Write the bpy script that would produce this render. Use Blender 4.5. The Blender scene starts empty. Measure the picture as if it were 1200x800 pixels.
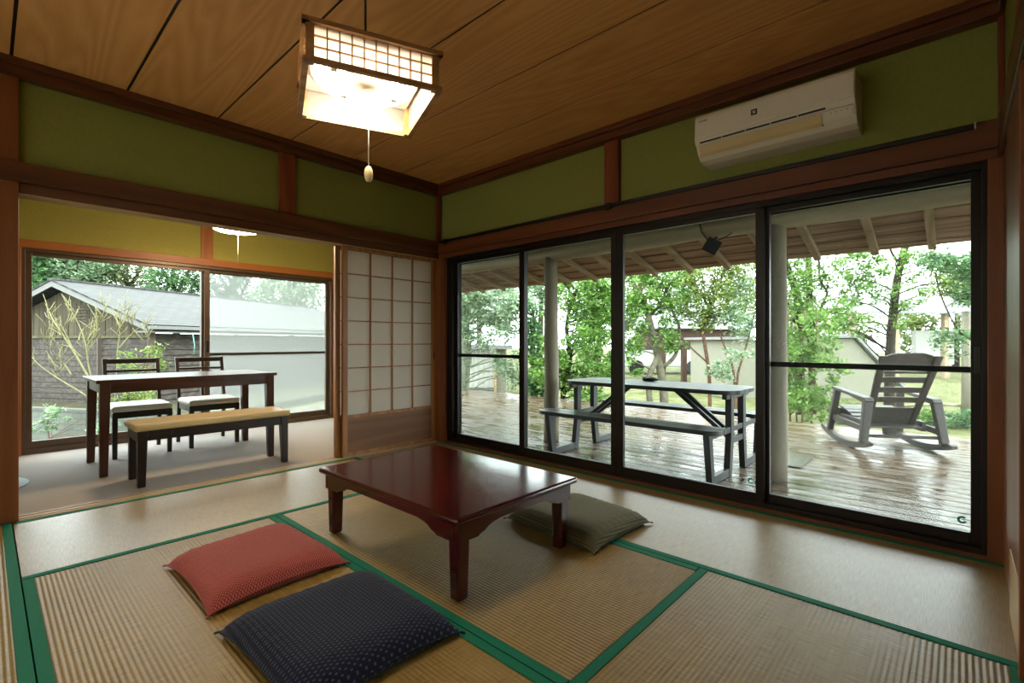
import bpy, bmesh, math, random
import numpy as np
from mathutils import Vector, Matrix
C = bpy.context.scene.collection
SC = bpy.context.scene
V = Vector
R = math.radians
PI = math.pi

# ------------------------------------------------------------------ camera model
F = 569.0; YAW = R(47.4); HC = 0.95; CY = 400.5
fx, fy = math.sin(YAW), math.cos(YAW); rx, ry = fy, -fx
def D(px, py, d):
    a = (px-600)/F; b = (CY-py)/F
    return V(((fx+a*rx)*d, (fy+a*ry)*d, HC+b*d))
cam = bpy.data.cameras.new('camera'); co = bpy.data.objects.new('camera', cam); C.objects.link(co)
cam.sensor_width = 36; cam.lens = F/1200*36; cam.clip_start = .01; cam.clip_end = 300
co.location = (0, 0, HC); co.rotation_euler = (R(90), 0, -YAW)
SC.camera = co

# ------------------------------------------------------------------ materials
def lin(c):
    k = 1.0
    if isinstance(c, str):
        if '*' in c: c, k = c.split('*'); k = float(k)
        c = c.lstrip('#'); c = [int(c[i:i+2], 16)/255 for i in (0, 2, 4)]
    return tuple(k*(x/12.92 if x <= .04045 else ((x+.055)/1.055)**2.4) for x in c)+(1,)
MATS = {}
class NT:
    def __init__(s, name):
        s.m = bpy.data.materials.new(name); s.m.use_nodes = True
        s.t = s.m.node_tree; s.t.nodes.clear()
        s.o = s.n('ShaderNodeOutputMaterial')
        MATS[name] = s.m
    def n(s, ty, **k):
        x = s.t.nodes.new(ty)
        for a, b in k.items():
            if a.startswith('i_'):
                key = a[2:]; key = int(key) if key.isdigit() else key.replace('_', ' ')
                x.inputs[key].default_value = b
            else: setattr(x, a, b)
        return x
    def l(s, a, ao, b, bi): s.t.links.new(a.outputs[ao], b.inputs[bi])
    def bsdf(s, col=None, rough=.5, spec=.5, metal=0, **k):
        b = s.n('ShaderNodeBsdfPrincipled')
        if col is not None: b.inputs['Base Color'].default_value = lin(col) if not (isinstance(col, tuple) and len(col) == 4) else col
        b.inputs['Roughness'].default_value = rough; b.inputs['Specular IOR Level'].default_value = spec; b.inputs['Metallic'].default_value = metal
        s.l(b, 0, s.o, 0); return b
    def coords(s, scale=(1, 1, 1), rnd=False, kind='Object', rot=(0, 0, 0)):
        t = s.n('ShaderNodeTexCoord'); m = s.n('ShaderNodeMapping'); m.inputs['Scale'].default_value = scale; m.inputs['Rotation'].default_value = rot
        s.l(t, kind, m, 0)
        if rnd:
            g = s.n('ShaderNodeNewGeometry'); mu = s.n('ShaderNodeVectorMath', operation='SCALE'); mu.inputs['Scale'].default_value = 1
            cx = s.n('ShaderNodeCombineXYZ'); ml = s.n('ShaderNodeMath', operation='MULTIPLY'); ml.inputs[1].default_value = 37.3
            s.l(g, 'Random Per Island', ml, 0); s.l(ml, 0, cx, 0); s.l(ml, 0, cx, 1); s.l(ml, 0, cx, 2); s.l(cx, 0, m, 'Location')
        return m
    def ramp(s, src, out, stops):
        r = s.n('ShaderNodeValToRGB'); e = r.color_ramp.elements
        while len(e) < len(stops): e.new(.5)
        for i, (p, c) in enumerate(stops): e[i].position = p; e[i].color = lin(c)
        s.l(src, out, r, 0); return r
    def bump(s, src, out, b, strength=.3, dist=.01):
        u = s.n('ShaderNodeBump'); u.inputs['Strength'].default_value = strength; u.inputs['Distance'].default_value = dist
        s.l(src, out, u, 'Height'); s.l(u, 0, b, 'Normal'); return u

def plain(name, col, rough=.5, spec=.5, metal=0, noise=0, nscale=8, bump=0):
    t = NT(name); b = t.bsdf(col, rough, spec, metal)
    if noise or bump:
        n = t.n('ShaderNodeTexNoise', i_Scale=nscale, i_Detail=5.0); t.l(t.coords(), 0, n, 'Vector')
        if noise:
            c = lin(col)
            r = t.n('ShaderNodeValToRGB'); e = r.color_ramp.elements
            e[0].position = .3; e[1].position = .7
            e[0].color = tuple(x*(1-noise) for x in c[:3])+(1,); e[1].color = tuple(min(1, x*(1+noise)) for x in c[:3])+(1,)
            t.l(n, 0, r, 0); t.l(r, 0, b, 'Base Color')
        if bump: t.bump(n, 0, b, bump, .004)
    return t.m
def wood(name, c1, c2, axis='z', rough=.45, spec=.4, ring=22, fine=160, rnd=True, bump=.1, dist=3.0):
    t = NT(name); b = t.bsdf(c1, rough, spec)
    s = {'x': (.07, 1, 1), 'y': (1, .07, 1), 'z': (1, 1, .07)}[axis]
    m = t.coords(s, rnd)
    n0 = t.n('ShaderNodeTexNoise', i_Scale=2.2, i_Detail=2.0); t.l(m, 0, n0, 'Vector')
    mu = t.n('ShaderNodeMath', operation='MULTIPLY'); mu.inputs[1].default_value = ring; t.l(n0, 0, mu, 0)
    fr = t.n('ShaderNodeMath', operation='PINGPONG'); fr.inputs[1].default_value = 1; t.l(mu, 0, fr, 0)
    n1 = t.n('ShaderNodeTexNoise', i_Scale=fine, i_Detail=3.0); t.l(m, 0, n1, 'Vector')
    mx = t.n('ShaderNodeMath', operation='MULTIPLY_ADD'); mx.inputs[1].default_value = .55; t.l(fr, 0, mx, 0)
    m2 = t.n('ShaderNodeMath', operation='MULTIPLY'); m2.inputs[1].default_value = .45; t.l(n1, 0, m2, 0); t.l(m2, 0, mx, 2)
    r = t.ramp(mx, 0, [(.15, c1), (.85, c2)]); t.l(r, 0, b, 'Base Color')
    if bump: t.bump(mx, 0, b, bump, .002)
    return t.m

WZ = wood('post_wood_z', '#5e3318', '#824c28', 'z', .4)
WX = wood('post_wood_x', '#472716', '#633920', 'x', .4)
WY = wood('post_wood_y', '#552c16', '#703f23', 'y', .4)
RZ = wood('red_wood_z', '#6a2f18', '#87452a', 'z', .45)
SHZ = wood('shoji_wood', '#7d4f2a', '#a06f40', 'z', .5)
SHX = wood('shoji_panel_wood', '#5a3618', '#7a5029', 'x', .5, ring=30)
ORX = wood('sun_wood_x', '#93572a', '#ad6a36', 'x', .45)
ORZ = wood('sun_wood_z', '#93572a', '#ad6a36', 'z', .45)
CEIL = wood('ceiling_cedar', '#c38f51', '#d6a265', 'y', .5, .25, ring=60, fine=140, bump=.03)
PALE = wood('pale_wood_x', '#a1835c', '#bfa277', 'x', .5)
TBL = wood('lacquer_table', '#330b0d', '#461210', 'x', .14, .8, ring=14, bump=.02)
DIN = wood('dining_walnut', '#3a2013', '#583321', 'x', .28, .45)
DINL = wood('dining_walnut_leg', '#42241a', '#5a3421', 'z', .35, .45)
BLK = wood('espresso_wood', '#1b1310', '#2b1e18', 'z', .35, .4)
BLKX = wood('espresso_wood_x', '#1b1310', '#2b1e18', 'x', .35, .4)
LOG = wood('log_grey_z', '#7d7667', '#a39a86', 'z', .75, .2, ring=10)
LOGY = wood('log_grey_y', '#857a64', '#bfb397', 'y', .75, .2, ring=10)
RAFT = wood('rafter_wood', '#84735f', '#a8957f', 'x', .8, .2)
PICN = wood('picnic_grey', '#3d3f42*.5', '#585a5c*.5', 'y', .35, .5, ring=8)
PICNZ = wood('picnic_grey_leg', '#3a3c3f*0.7', '#525456*0.7', 'z', .45, .4, ring=8)
ROCK = plain('rocker_resin', '#4b4541*0.8', .45, .4, noise=.08)
BARNW = wood('barn_board', '#453f3b*.75', '#635b54*.75', 'x', .85, .1)
BARNV = wood('barn_board_upright', '#4f4940*0.6', '#6c6350*0.6', 'z', .85, .1)
PLASTER = plain('green_plaster', '#868a48', .95, .05, noise=.06, nscale=60, bump=.15)
PLASTERY = plain('yellow_plaster', '#a8a058', .95, .05, noise=.05, nscale=60, bump=.15)
BRONZE = plain('bronze_aluminium', '#19120d', .4, .35, .2)
BRONZEL = plain('bronze_aluminium_light', '#5a4636', .4, .5, .3)
BLACKM = plain('black_metal', '#101010', .4, .5)
DARKG = plain('dark_grey', '#2a2d2e', .6, .3)
WHITEP = plain('white_plastic', '#e2dcca', .4, .4)
BEIGEP = plain('beige_plastic', '#d4bf8c', .4, .4)
GREYP = plain('grey_plastic', '#b9b6ad', .4, .4)
CARPET = plain('carpet_beige', '#aba39e', .95, .05, noise=.1, nscale=220, bump=.5)
BORDER = plain('tatami_border', '#0f6a50', .75, .2, noise=.12, nscale=300)
CREAM = plain('cream_vinyl', '#cfc7b4', .4, .4)
GOLDV = plain('gold_vinyl', '#c8b07c', .4, .4)
RUGM = plain('pale_blue_rug', '#c3d2d6', .9, .1, noise=.1, nscale=60)
WHITEW = plain('white_siding', '#d2d2cb*0.6', .8, .2)
CREAMW = plain('cream_wall', '#aaa694*0.6', .85, .1, noise=.05)
CONC = plain('concrete', '#77786f*0.6', .9, .1, noise=.15, nscale=12)
BROWNW = plain('pavilion_brown', '#4a372e', .8, .2, noise=.1)
ROOFG = plain('pale_roof', '#a9abab*0.5', .6, .3, noise=.08)
ROPE = plain('cord_white', '#ddd6c2', .8, .1)
BARKL = plain('bark_light', '#6f6a5a', .9, .1, noise=.35, nscale=14, bump=.5)
BARKD = plain('bark_dark', '#3a332b', .9, .1, noise=.35, nscale=14, bump=.5)
BARKM = plain('bark_mossy', '#6c735f', .9, .1, noise=.4, nscale=12, bump=.5)
BARKR = plain('bark_reddish', '#6b5142', .9, .1, noise=.3, nscale=14)
TWIG = plain('twig_yellow', '#8b8560*.7', .8, .1, noise=.25, nscale=20)
TEAL = plain('teal_sticker', '#1fa08c', .4, .3)
SOIL = plain('back_soil', '#5f5c48*0.6', .95, .05, noise=.3, nscale=4)

def emis(name, col, s):
    t = NT(name); e = t.n('ShaderNodeEmission'); e.inputs[0].default_value = lin(col); e.inputs[1].default_value = s; t.l(e, 0, t.o, 0); return t.m
TUBE = emis('lamp_tube', '#fff0d6', 74)
WARM = emis('warm_tube', '#ffe4ba', 200)

def translucent(name, col, tr=.5, rough=.8, noise=0):
    t = NT(name); d = t.n('ShaderNodeBsdfDiffuse'); u = t.n('ShaderNodeBsdfTranslucent'); x = t.n('ShaderNodeMixShader')
    d.inputs[0].default_value = lin(col); u.inputs[0].default_value = lin(col); x.inputs[0].default_value = tr
    t.l(d, 0, x, 1); t.l(u, 0, x, 2); t.l(x, 0, t.o, 0)
    return t.m
PAPER = translucent('shoji_paper', '#e2ddd4', .5)
FILLPAPER = translucent('fill_screen_paper', '#f4f0e4*.52', .9)  # highly translucent paper for the added left-wall fill screens
LPAPER = translucent('lamp_paper', '#fdfbf6', .85)
DIFFU = translucent('lamp_diffuser', '#ffd9a0', .6)

def glass(name, tint='#eef4f2', refl=.2):
    t = NT(name); a = t.n('ShaderNodeBsdfTransparent'); a.inputs[0].default_value = lin(tint)
    g = t.n('ShaderNodeBsdfGlossy'); g.inputs['Roughness'].default_value = .0
    ge = t.n('ShaderNodeNewGeometry'); dt = t.n('ShaderNodeVectorMath', operation='DOT_PRODUCT'); t.l(ge, 'Normal', dt, 0); t.l(ge, 'Incoming', dt, 1)
    ab = t.n('ShaderNodeMath', operation='ABSOLUTE'); t.l(dt, 'Value', ab, 0)
    om = t.n('ShaderNodeMath', operation='SUBTRACT'); om.inputs[0].default_value = 1; t.l(ab, 0, om, 1)
    pw = t.n('ShaderNodeMath', operation='POWER'); t.l(om, 0, pw, 0); pw.inputs[1].default_value = 5
    f = t.n('ShaderNodeMath', operation='MULTIPLY_ADD'); t.l(pw, 0, f, 0); f.inputs[1].default_value = refl; f.inputs[2].default_value = .0005
    x = t.n('ShaderNodeMixShader'); t.l(f, 0, x, 0); t.l(a, 0, x, 1); t.l(g, 0, x, 2); t.l(x, 0, t.o, 0); return t.m
GLASS = glass('window_glass')
def screen(name, col, cover):
    t = NT(name); a = t.n('ShaderNodeBsdfTransparent')
    d = t.n('ShaderNodeBsdfDiffuse'); u = t.n('ShaderNodeBsdfTranslucent'); y = t.n('ShaderNodeMixShader')
    d.inputs[0].default_value = lin(col); u.inputs[0].default_value = lin(col)
    t.l(d, 0, y, 1); t.l(u, 0, y, 2)
    x = t.n('ShaderNodeMixShader'); x.inputs[0].default_value = cover
    t.l(a, 0, x, 1); t.l(y, 0, x, 2); t.l(x, 0, t.o, 0); return t.m
NETM = screen('insect_net', '#a8a8a2', .14)
NETL = screen('insect_net_dense', '#b4b4b0', .20)
NETW = screen('pale_net', '#d0d2d0', .42)

# tatami weave: ridges are geometry, rush threads across are texture
def tatami_mat_material(name, axis, rough=.45, spec=.4):
    t = NT(name); b = t.bsdf('#b39a6a', rough, spec); b.inputs['IOR'].default_value = 1.55; b.inputs['Sheen Weight'].default_value = .06; b.inputs['Sheen Roughness'].default_value = .35
    m = t.coords()
    sep = t.n('ShaderNodeSeparateXYZ'); t.l(m, 0, sep, 0)
    n = t.n('ShaderNodeTexNoise', i_Scale=1.0, i_Detail=4.0)
    mm = t.coords((500, 14, 1) if axis == 'y' else (14, 500, 1)); 
    mm = t.coords((14, 420, 1) if axis == 'y' else (420, 14, 1)); t.l(mm, 0, n, 'Vector')
    r = t.ramp(n, 0, [(.3, '#6f5625'), (.5, '#8c7136'), (.75, '#a48849')])
    n2 = t.n('ShaderNodeTexNoise', i_Scale=2.5, i_Detail=3.0); t.l(m, 0, n2, 'Vector')
    mx = t.n('ShaderNodeMix', data_type='RGBA', blend_type='MULTIPLY'); mx.inputs[0].default_value = .25
    r2 = t.ramp(n2, 0, [(.3, '#cdb98a'), (.7, '#ffffff')])
    t.l(r, 0, mx, 6); t.l(r2, 0, mx, 7); t.l(mx, 2, b, 'Base Color')
    t.bump(n, 0, b, .12, .001)
    return t.m
TATX = tatami_mat_material('tatami_weave_x', 'x'); TATY = tatami_mat_material('tatami_weave_y', 'y')
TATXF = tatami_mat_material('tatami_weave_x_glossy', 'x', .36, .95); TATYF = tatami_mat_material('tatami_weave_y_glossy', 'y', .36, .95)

def deck_material():
    t = NT('wet_deck'); b = t.bsdf('#6b5d4f', .3, .6)
    m = t.coords((1, .12, 1), True)
    n = t.n('ShaderNodeTexNoise', i_Scale=18.0, i_Detail=5.0); t.l(m, 0, n, 'Vector')
    r = t.ramp(n, 0, [(.3, '#45382b*.8'), (.55, '#6b563f*.8'), (.75, '#876f52*.8')]); t.l(r, 0, b, 'Base Color')
    n2 = t.n('ShaderNodeTexNoise', i_Scale=8.0, i_Detail=4.0, i_Roughness=.6); t.l(t.coords((1, .35, 1)), 0, n2, 'Vector')
    rr = t.ramp(n2, 0, [(.38, (.40, .40, .40)), (.66, (.72, .72, .72))]); t.l(rr, 0, b, 'Roughness')
    n3 = t.n('ShaderNodeTexNoise', i_Scale=26.0, i_Detail=4.0); t.l(t.coords((1, .3, 1)), 0, n3, 'Vector')
    t.bump(n3, 0, b, .25, .006)
    b.inputs['IOR'].default_value = 1.5
    return t.m
DECK = deck_material()
def ground_material(name, stops, scale):
    t = NT(name); b = t.bsdf('#77804a', .95, .1)
    n = t.n('ShaderNodeTexNoise', i_Scale=scale, i_Detail=8.0, i_Roughness=.65); t.l(t.coords(), 0, n, 'Vector')
    r = t.ramp(n, 0, stops); t.l(r, 0, b, 'Base Color'); t.bump(n, 0, b, .8, .05); return t.m
GROUND = ground_material('garden_ground', [(.32, '#4f5a30*.55'), (.5, '#7d7f50*.55'), (.7, '#9c977c*.55')], 2.2)
def leaf_material(name, stops, tr=.45):
    t = NT(name); g = t.n('ShaderNodeNewGeometry'); r = t.ramp(g, 'Random Per Island', stops)
    d = t.n('ShaderNodeBsdfPrincipled'); d.inputs['Roughness'].default_value = .4; d.inputs['Specular IOR Level'].default_value = .35
    u = t.n('ShaderNodeBsdfTranslucent'); x = t.n('ShaderNodeMixShader'); x.inputs[0].default_value = tr
    t.l(r, 0, d, 'Base Color'); t.l(r, 0, u, 0); t.l(d, 0, x, 1); t.l(u, 0, x, 2); t.l(x, 0, t.o, 0); return t.m
LEAFM = leaf_material('leaf_mid', [(0, '#466626'), (.5, '#688f42'), (1, '#94b25c')])
LEAFD = leaf_material('leaf_dark', [(0, '#3a5a36'), (.5, '#567a4c'), (1, '#7f9f6e')])
LEAFY = leaf_material('leaf_yellow', [(0, '#55702c*.75'), (.5, '#7d9446*.75'), (1, '#a5b065*.75')])
LEAFP = leaf_material('leaf_pale', [(0, '#6b8664*.9'), (.5, '#8fa984*.9'), (1, '#b4c4a0*.9')])  # pale greens; on far trees the distance haze is painted in as lighter leaves
LEAFO = leaf_material('leaf_olive', [(0, '#5f6a4a'), (.5, '#818a62'), (1, '#a0a97f')])
PETAL = plain('petal_red', '#b0563f', .7, .2)

def cloth(name, base, hi, kind):
    t = NT(name); b = t.bsdf(base, .9, .15); b.inputs['Sheen Weight'].default_value = .06
    m = t.coords(); sep = t.n('ShaderNodeSeparateXYZ'); t.l(m, 0, sep, 0)
    def sn(src, out, per, ph=0):
        a = t.n('ShaderNodeMath', operation='MULTIPLY_ADD'); a.inputs[1].default_value = 2*PI/per; a.inputs[2].default_value = ph
        t.l(src, out, a, 0); s = t.n('ShaderNodeMath', operation='SINE'); t.l(a, 0, s, 0); return s
    def op(o, a, bb):
        x = t.n('ShaderNodeMath', operation=o)
        for i, q in enumerate((a, bb)):
            if isinstance(q, (int, float)): x.inputs[i].default_value = q
            else: t.l(q, 0, x, i)
        return x
    if kind == 'dash':
        p = op('MULTIPLY', sn(sep, 0, .027), sn(sep, 1, .0145))
        # two staggered sets of short dashes
        g = op('GREATER_THAN', p, .55); mask = op('MULTIPLY', g, .3)
    else:
        ad = t.n('ShaderNodeMath', operation='ADD'); t.l(sep, 0, ad, 0); t.l(sep, 1, ad, 1)
        sb = t.n('ShaderNodeMath', operation='SUBTRACT'); t.l(sep, 0, sb, 0); t.l(sep, 1, sb, 1)
        per = .022 if kind == 'lattice' else .017
        p = op('MULTIPLY', sn(ad, 0, per), sn(sb, 0, per)); ab = op('ABSOLUTE', p, 0)
        mask = op('LESS_THAN', ab, .16) if kind == 'lattice' else op('GREATER_THAN', p, .1)
        mask = op('MULTIPLY', mask, .6)
    n = t.n('ShaderNodeTexNoise', i_Scale=240.0, i_Detail=3.0); t.l(m, 0, n, 'Vector')
    mk = op('MULTIPLY', mask, op('MULTIPLY', n, 1.6))
    mx = t.n('ShaderNodeMix', data_type='RGBA'); mx.inputs[6].default_value = lin(base); mx.inputs[7].default_value = lin(hi)
    t.l(mk, 0, mx, 0); t.l(mx, 2, b, 'Base Color'); t.bump(n, 0, b, .3, .002); return t.m
REDC = cloth('red_cloth', '#8e3534', '#d09a88', 'lattice')
NAVYC = cloth('navy_cloth', '#161a2c', '#7f879b', 'dash')
OLIVEC = cloth('olive_cloth', '#4b4733', '#8a8563', 'diaper')

def block_material():
    t = NT('block_masonry'); b = t.bsdf('#8a8b84', .9, .1)
    m = t.coords((1, 1, 1)); br = t.n('ShaderNodeTexBrick', i_Scale=2.6); br.inputs['Color1'].default_value = lin('#777970*0.6'); br.inputs['Color2'].default_value = lin('#878880*0.6'); br.inputs['Mortar'].default_value = lin('#62645e*0.6')
    br.inputs['Mortar Size'].default_value = .012
    mp = t.coords((1, 1, 1), rot=(R(90), 0, 0)); t.l(mp, 0, br, 'Vector'); t.l(br, 0, b, 'Base Color'); return t.m
BLOCK = block_material()
def shingle_material():
    t = NT('shingle_roof'); b = t.bsdf('#8d8a88', .75, .3)
    br = t.n('ShaderNodeTexBrick', i_Scale=3.4); br.inputs['Color1'].default_value = lin('#8a8683*.21'); br.inputs['Color2'].default_value = lin('#9a9794*.21'); br.inputs['Mortar'].default_value = lin('#5c5a59*.21')
    br.inputs['Mortar Size'].default_value = .03; br.inputs['Row Height'].default_value = .5; br.inputs['Brick Width'].default_value = 1.1
    t.l(t.coords(), 0, br, 'Vector'); t.l(br, 0, b, 'Base Color'); return t.m
SHING = shingle_material()

# ------------------------------------------------------------------ mesh helpers
class MB:
    def __init__(s): s.v = []; s.f = []; s.sm = []
    def add(s, vs, fs, smooth=False):
        o = len(s.v); s.v += [tuple(p) for p in vs]; s.f += [tuple(i+o for i in f) for f in fs]; s.sm += [smooth]*len(fs); return s
    def box(s, x0, x1, y0, y1, z0, z1):
        x0, x1 = sorted((x0, x1)); y0, y1 = sorted((y0, y1)); z0, z1 = sorted((z0, z1))
        vs = [(x, y, z) for z in (z0, z1) for y in (y0, y1) for x in (x0, x1)]
        return s.add(vs, [(0, 2, 3, 1), (4, 5, 7, 6), (0, 1, 5, 4), (2, 6, 7, 3), (0, 4, 6, 2), (1, 3, 7, 5)])
    def hexa(s, a, b):   # a: 4 pts, b: 4 pts
        return s.add(list(a)+list(b), [(3, 2, 1, 0), (4, 5, 6, 7), (0, 1, 5, 4), (1, 2, 6, 5), (2, 3, 7, 6), (3, 0, 4, 7)])
    def bar(s, p0, p1, w, h, up=(0, 0, 1), w1=None, h1=None):
        p0, p1 = V(p0), V(p1); d = (p1-p0).normalized(); u = V(up); sd = d.cross(u)
        if sd.length < 1e-4: sd = d.cross(V((1, 0, 0)))
        sd.normalize(); u = sd.cross(d).normalized(); w1 = w if w1 is None else w1; h1 = h if h1 is None else h1
        q = lambda p, w, h: [p-sd*w/2-u*h/2, p+sd*w/2-u*h/2, p+sd*w/2+u*h/2, p-sd*w/2+u*h/2]
        return s.hexa(q(p0, w, h), q(p1, w1, h1))
    def tube(s, pts, r, n=8, smooth=True):
        pts = [V(p) for p in pts]; rs = r if isinstance(r, (list, tuple)) else [r]*len(pts)
        vs = []; prev = None
        for i, p in enumerate(pts):
            d = (pts[min(i+1, len(pts)-1)]-pts[max(i-1, 0)])
            d = d.normalized() if d.length > 1e-9 else V((0, 0, 1))
            if prev is None: a = d.orthogonal().normalized()
            else:
                a = prev-d*prev.dot(d); a = a.normalized() if a.length > 1e-6 else d.orthogonal().normalized()
            prev = a; b = d.cross(a)
            vs += [p+(a*math.cos(2*PI*k/n)+b*math.sin(2*PI*k/n))*rs[i] for k in range(n)]
        fs = [(i*n+k, i*n+(k+1) % n, (i+1)*n+(k+1) % n, (i+1)*n+k) for i in range(len(pts)-1) for k in range(n)]
        s.add(vs, fs, smooth)
        o = len(s.v)-len(vs)
        s.f += [tuple(o+k for k in range(n))[::-1], tuple(o+(len(pts)-1)*n+k for k in range(n))]; s.sm += [False, False]; return s
    def ring(s, c, R0, r, n=40, m=8, tilt=None):
        c = V(c); vs = []; 
        for i in range(n):
            a = 2*PI*i/n
            for k in range(m):
                b = 2*PI*k/m; q = V(((R0+r*math.cos(b))*math.cos(a), (R0+r*math.cos(b))*math.sin(a), r*math.sin(b)))
                vs.append(c+(tilt @ q if tilt else q))
        fs = [(i*m+k, ((i+1) % n)*m+k, ((i+1) % n)*m+(k+1) % m, i*m+(k+1) % m) for i in range(n) for k in range(m)]
        return s.add(vs, fs, True)
    def prism(s, poly, vec):
        poly = [V(p) for p in poly]; n = len(poly); vec = V(vec)
        fs = [tuple(range(n))[::-1], tuple(range(n, 2*n))]+[(i, (i+1) % n, n+(i+1) % n, n+i) for i in range(n)]
        return s.add(poly+[p+vec for p in poly], fs)
    def lathe(s, prof, c=(0, 0, 0), n=32, smooth=True):
        c = V(c); vs = []; m = len(prof)
        for i in range(n):
            a = 2*PI*i/n
            vs += [c+V((r*math.cos(a), r*math.sin(a), z)) for r, z in prof]
        fs = [(i*m+k, ((i+1) % n)*m+k, ((i+1) % n)*m+k+1, i*m+k+1) for i in range(n) for k in range(m-1)]
        return s.add(vs, fs, smooth)
    def build(s, name, mat, parent=None, bevel=0, segs=2, world=True):
        me = bpy.data.meshes.new(name)
        off = V(ORG.get(parent.name, (0, 0, 0))) if parent and world else V((0, 0, 0))
        me.from_pydata([V(p)-off for p in s.v] if off.length else s.v, [], s.f)
        me.polygons.foreach_set('use_smooth', s.sm)
        bm = bmesh.new(); bm.from_mesh(me); bmesh.ops.recalc_face_normals(bm, faces=bm.faces); bm.to_mesh(me); bm.free()
        me.update(); me.materials.append(mat)
        o = bpy.data.objects.new(name, me); C.objects.link(o)
        if parent:
            o.parent = parent; ORG[o.name] = tuple(off)
        if bevel:
            md = o.modifiers.new('edge', 'BEVEL'); md.width = bevel; md.segments = segs; md.limit_method = 'ANGLE'; md.angle_limit = R(40)
        return o
ORG = {}
def tag(o, label=None, cat=None, group=None, kind=None):
    for k, v in (('label', label), ('category', cat), ('group', group), ('kind', kind)):
        if v: o[k] = v
    return o
def thing(name, label, cat, loc=(0, 0, 0), group=None, rz=0, kind=None):
    o = bpy.data.objects.new(name, None); C.objects.link(o); o.location = loc; o.rotation_euler = (0, 0, rz); o.empty_display_size = .1
    ORG[o.name] = tuple(loc) if rz == 0 else (0, 0, 0)
    return tag(o, label, cat, group, kind)
def struct(name, mb, mat, bevel=0):
    return tag(mb.build(name, mat, None, bevel), kind='structure')
def copy_tree(o, parent=None):
    c = o.copy(); C.objects.link(c)
    if parent: c.parent = parent
    for ch in [x for x in o.children]: copy_tree(ch, c)
    return c

# ------------------------------------------------------------------ room dimensions
XR, YB, YF, XL = 2.94, 3.65, -.145, -.95
YS = 5.74                     # sunroom window wall
ZK = 1.735                    # lintel underside
ZC = 2.42
# floor slab under everything
struct('floor', MB().box(XL-.1, XR+.1, YF-.1, YB+.12, -.16, -.052), PALE)
struct('floor_carpet', MB().box(XL-.1, XR+.03, YB+.12, YS+.1, -.16, 0), CARPET)
struct('floor_threshold', MB().box(XL, XR, YB+.005, YB+.118, -.05, .004).box(XL, XR, YB+.025, YB+.045, .004, .008).box(XL, XR, YB+.078, YB+.098, .004, .008), PALE)
struct('floor_edge', MB().box(XR+.001, XR+.1, YF, YB, -.05, .02), WY)

# tatami mats
def tatami(label, x0, x1, y0, y1, axis, fine=False):
    g = .003
    x0 += g; x1 -= g; y0 += g; y1 -= g
    t = thing('tatami_mat', label, 'tatami mat', ((x0+x1)/2, (y0+y1)/2, -.05), 'tatami mats on the floor')
    bw = .032
    mb = MB().box(x0, x1, y0, y1, -.05, -.006)
    # ridged woven top
    (a0, a1, l0, l1) = (y0, y1, x0, x1) if axis == 'x' else (x0, x1, y0, y1)
    n = round((a1-a0)/.0152); per = (a1-a0)/n; sub = 8
    pts = []
    for i in range(n*sub+1):
        a = a0+(a1-a0)*i/(n*sub); ph = (i % sub)/sub
        z = -.0005-(.0007 if fine else .0017)*(abs(math.cos(PI*ph))**2.2)
        pts.append((a, z))
    vs = []
    for a, z in pts:
        for l in (l0, l1): vs.append((l, a, z) if axis == 'x' else (a, l, z))
    fs = [(2*i, 2*i+1, 2*i+3, 2*i+2) for i in range(len(pts)-1)]
    mb.add(vs, fs, True)
    w = mb.build('woven_surface', (TATXF if axis == 'x' else TATYF) if fine else (TATX if axis == 'x' else TATY), t)
    for k in (0, 1):
        if axis == 'x':
            yy = y0 if k == 0 else y1-bw
            b = MB().box(x0-.0006, x1+.0006, yy-.0008, yy+bw+.0008, -.045, .0016)
        else:
            xx = x0 if k == 0 else x1-bw
            b = MB().box(xx-.0008, xx+bw+.0008, y0-.0006, y1+.0006, -.045, .0016)
        tag(b.build('cloth_border', BORDER, t), 'green cloth border')
    return t
XA, XB2, XC = .1, 1.075, 2.035
Y1, Y2, Y3 = .80, 1.77, 2.74
tatami('tatami mat along the dining room threshold, pale under the window light', XA, XC, Y3, YB, 'x', True)
tatami('tatami mat carrying the red and the navy cushion', XA, XB2, Y1, Y3, 'y')
tatami('tatami mat lying under the low lacquered table', XB2, XC, Y1, Y3, 'y')
tatami('tatami mat in front, between the navy cushion and the right corner', XA, XC, YF, Y1, 'x')
tatami('tatami mat along the glass doors, right end, below the air conditioner', XC, XR, YF, Y2, 'y', True)
tatami('tatami mat in the far corner between shoji screen and glass doors', XC, XR, Y2, YB, 'y', True)
tatami('tatami mat at the left edge, meeting the foot of the wooden pillar', XL, XA, Y3-1.05, YB, 'y')
tatami('tatami mat at the left edge, cut off by the lower corner of the photo', XL, XA, YF, Y3-1.05, 'y')

# ceiling: boards along y
mb = MB()
xs = [XL]+[.57+.475*k for k in range(-2, 5)]+[XR]
xs = sorted(x for x in xs if XL <= x <= XR)
for a, b in zip(xs[:-1], xs[1:]):
    if b-a > .02: mb.box(a+.007, b-.007, YF-.1, YB+.02, ZC, ZC+.006)
struct('ceiling', mb, CEIL)
struct('ceiling_backing', MB().box(XL-.1, XR+.14, YF-.15, YS+.14, ZC+.008, ZC+.06), BLACKM)  # black, paints the crevice shade seen through the board gaps
struct('ceiling_sunroom', MB().box(XL, XR, YB+.12, YS, ZC-.06, ZC+.01), PALE)

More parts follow.
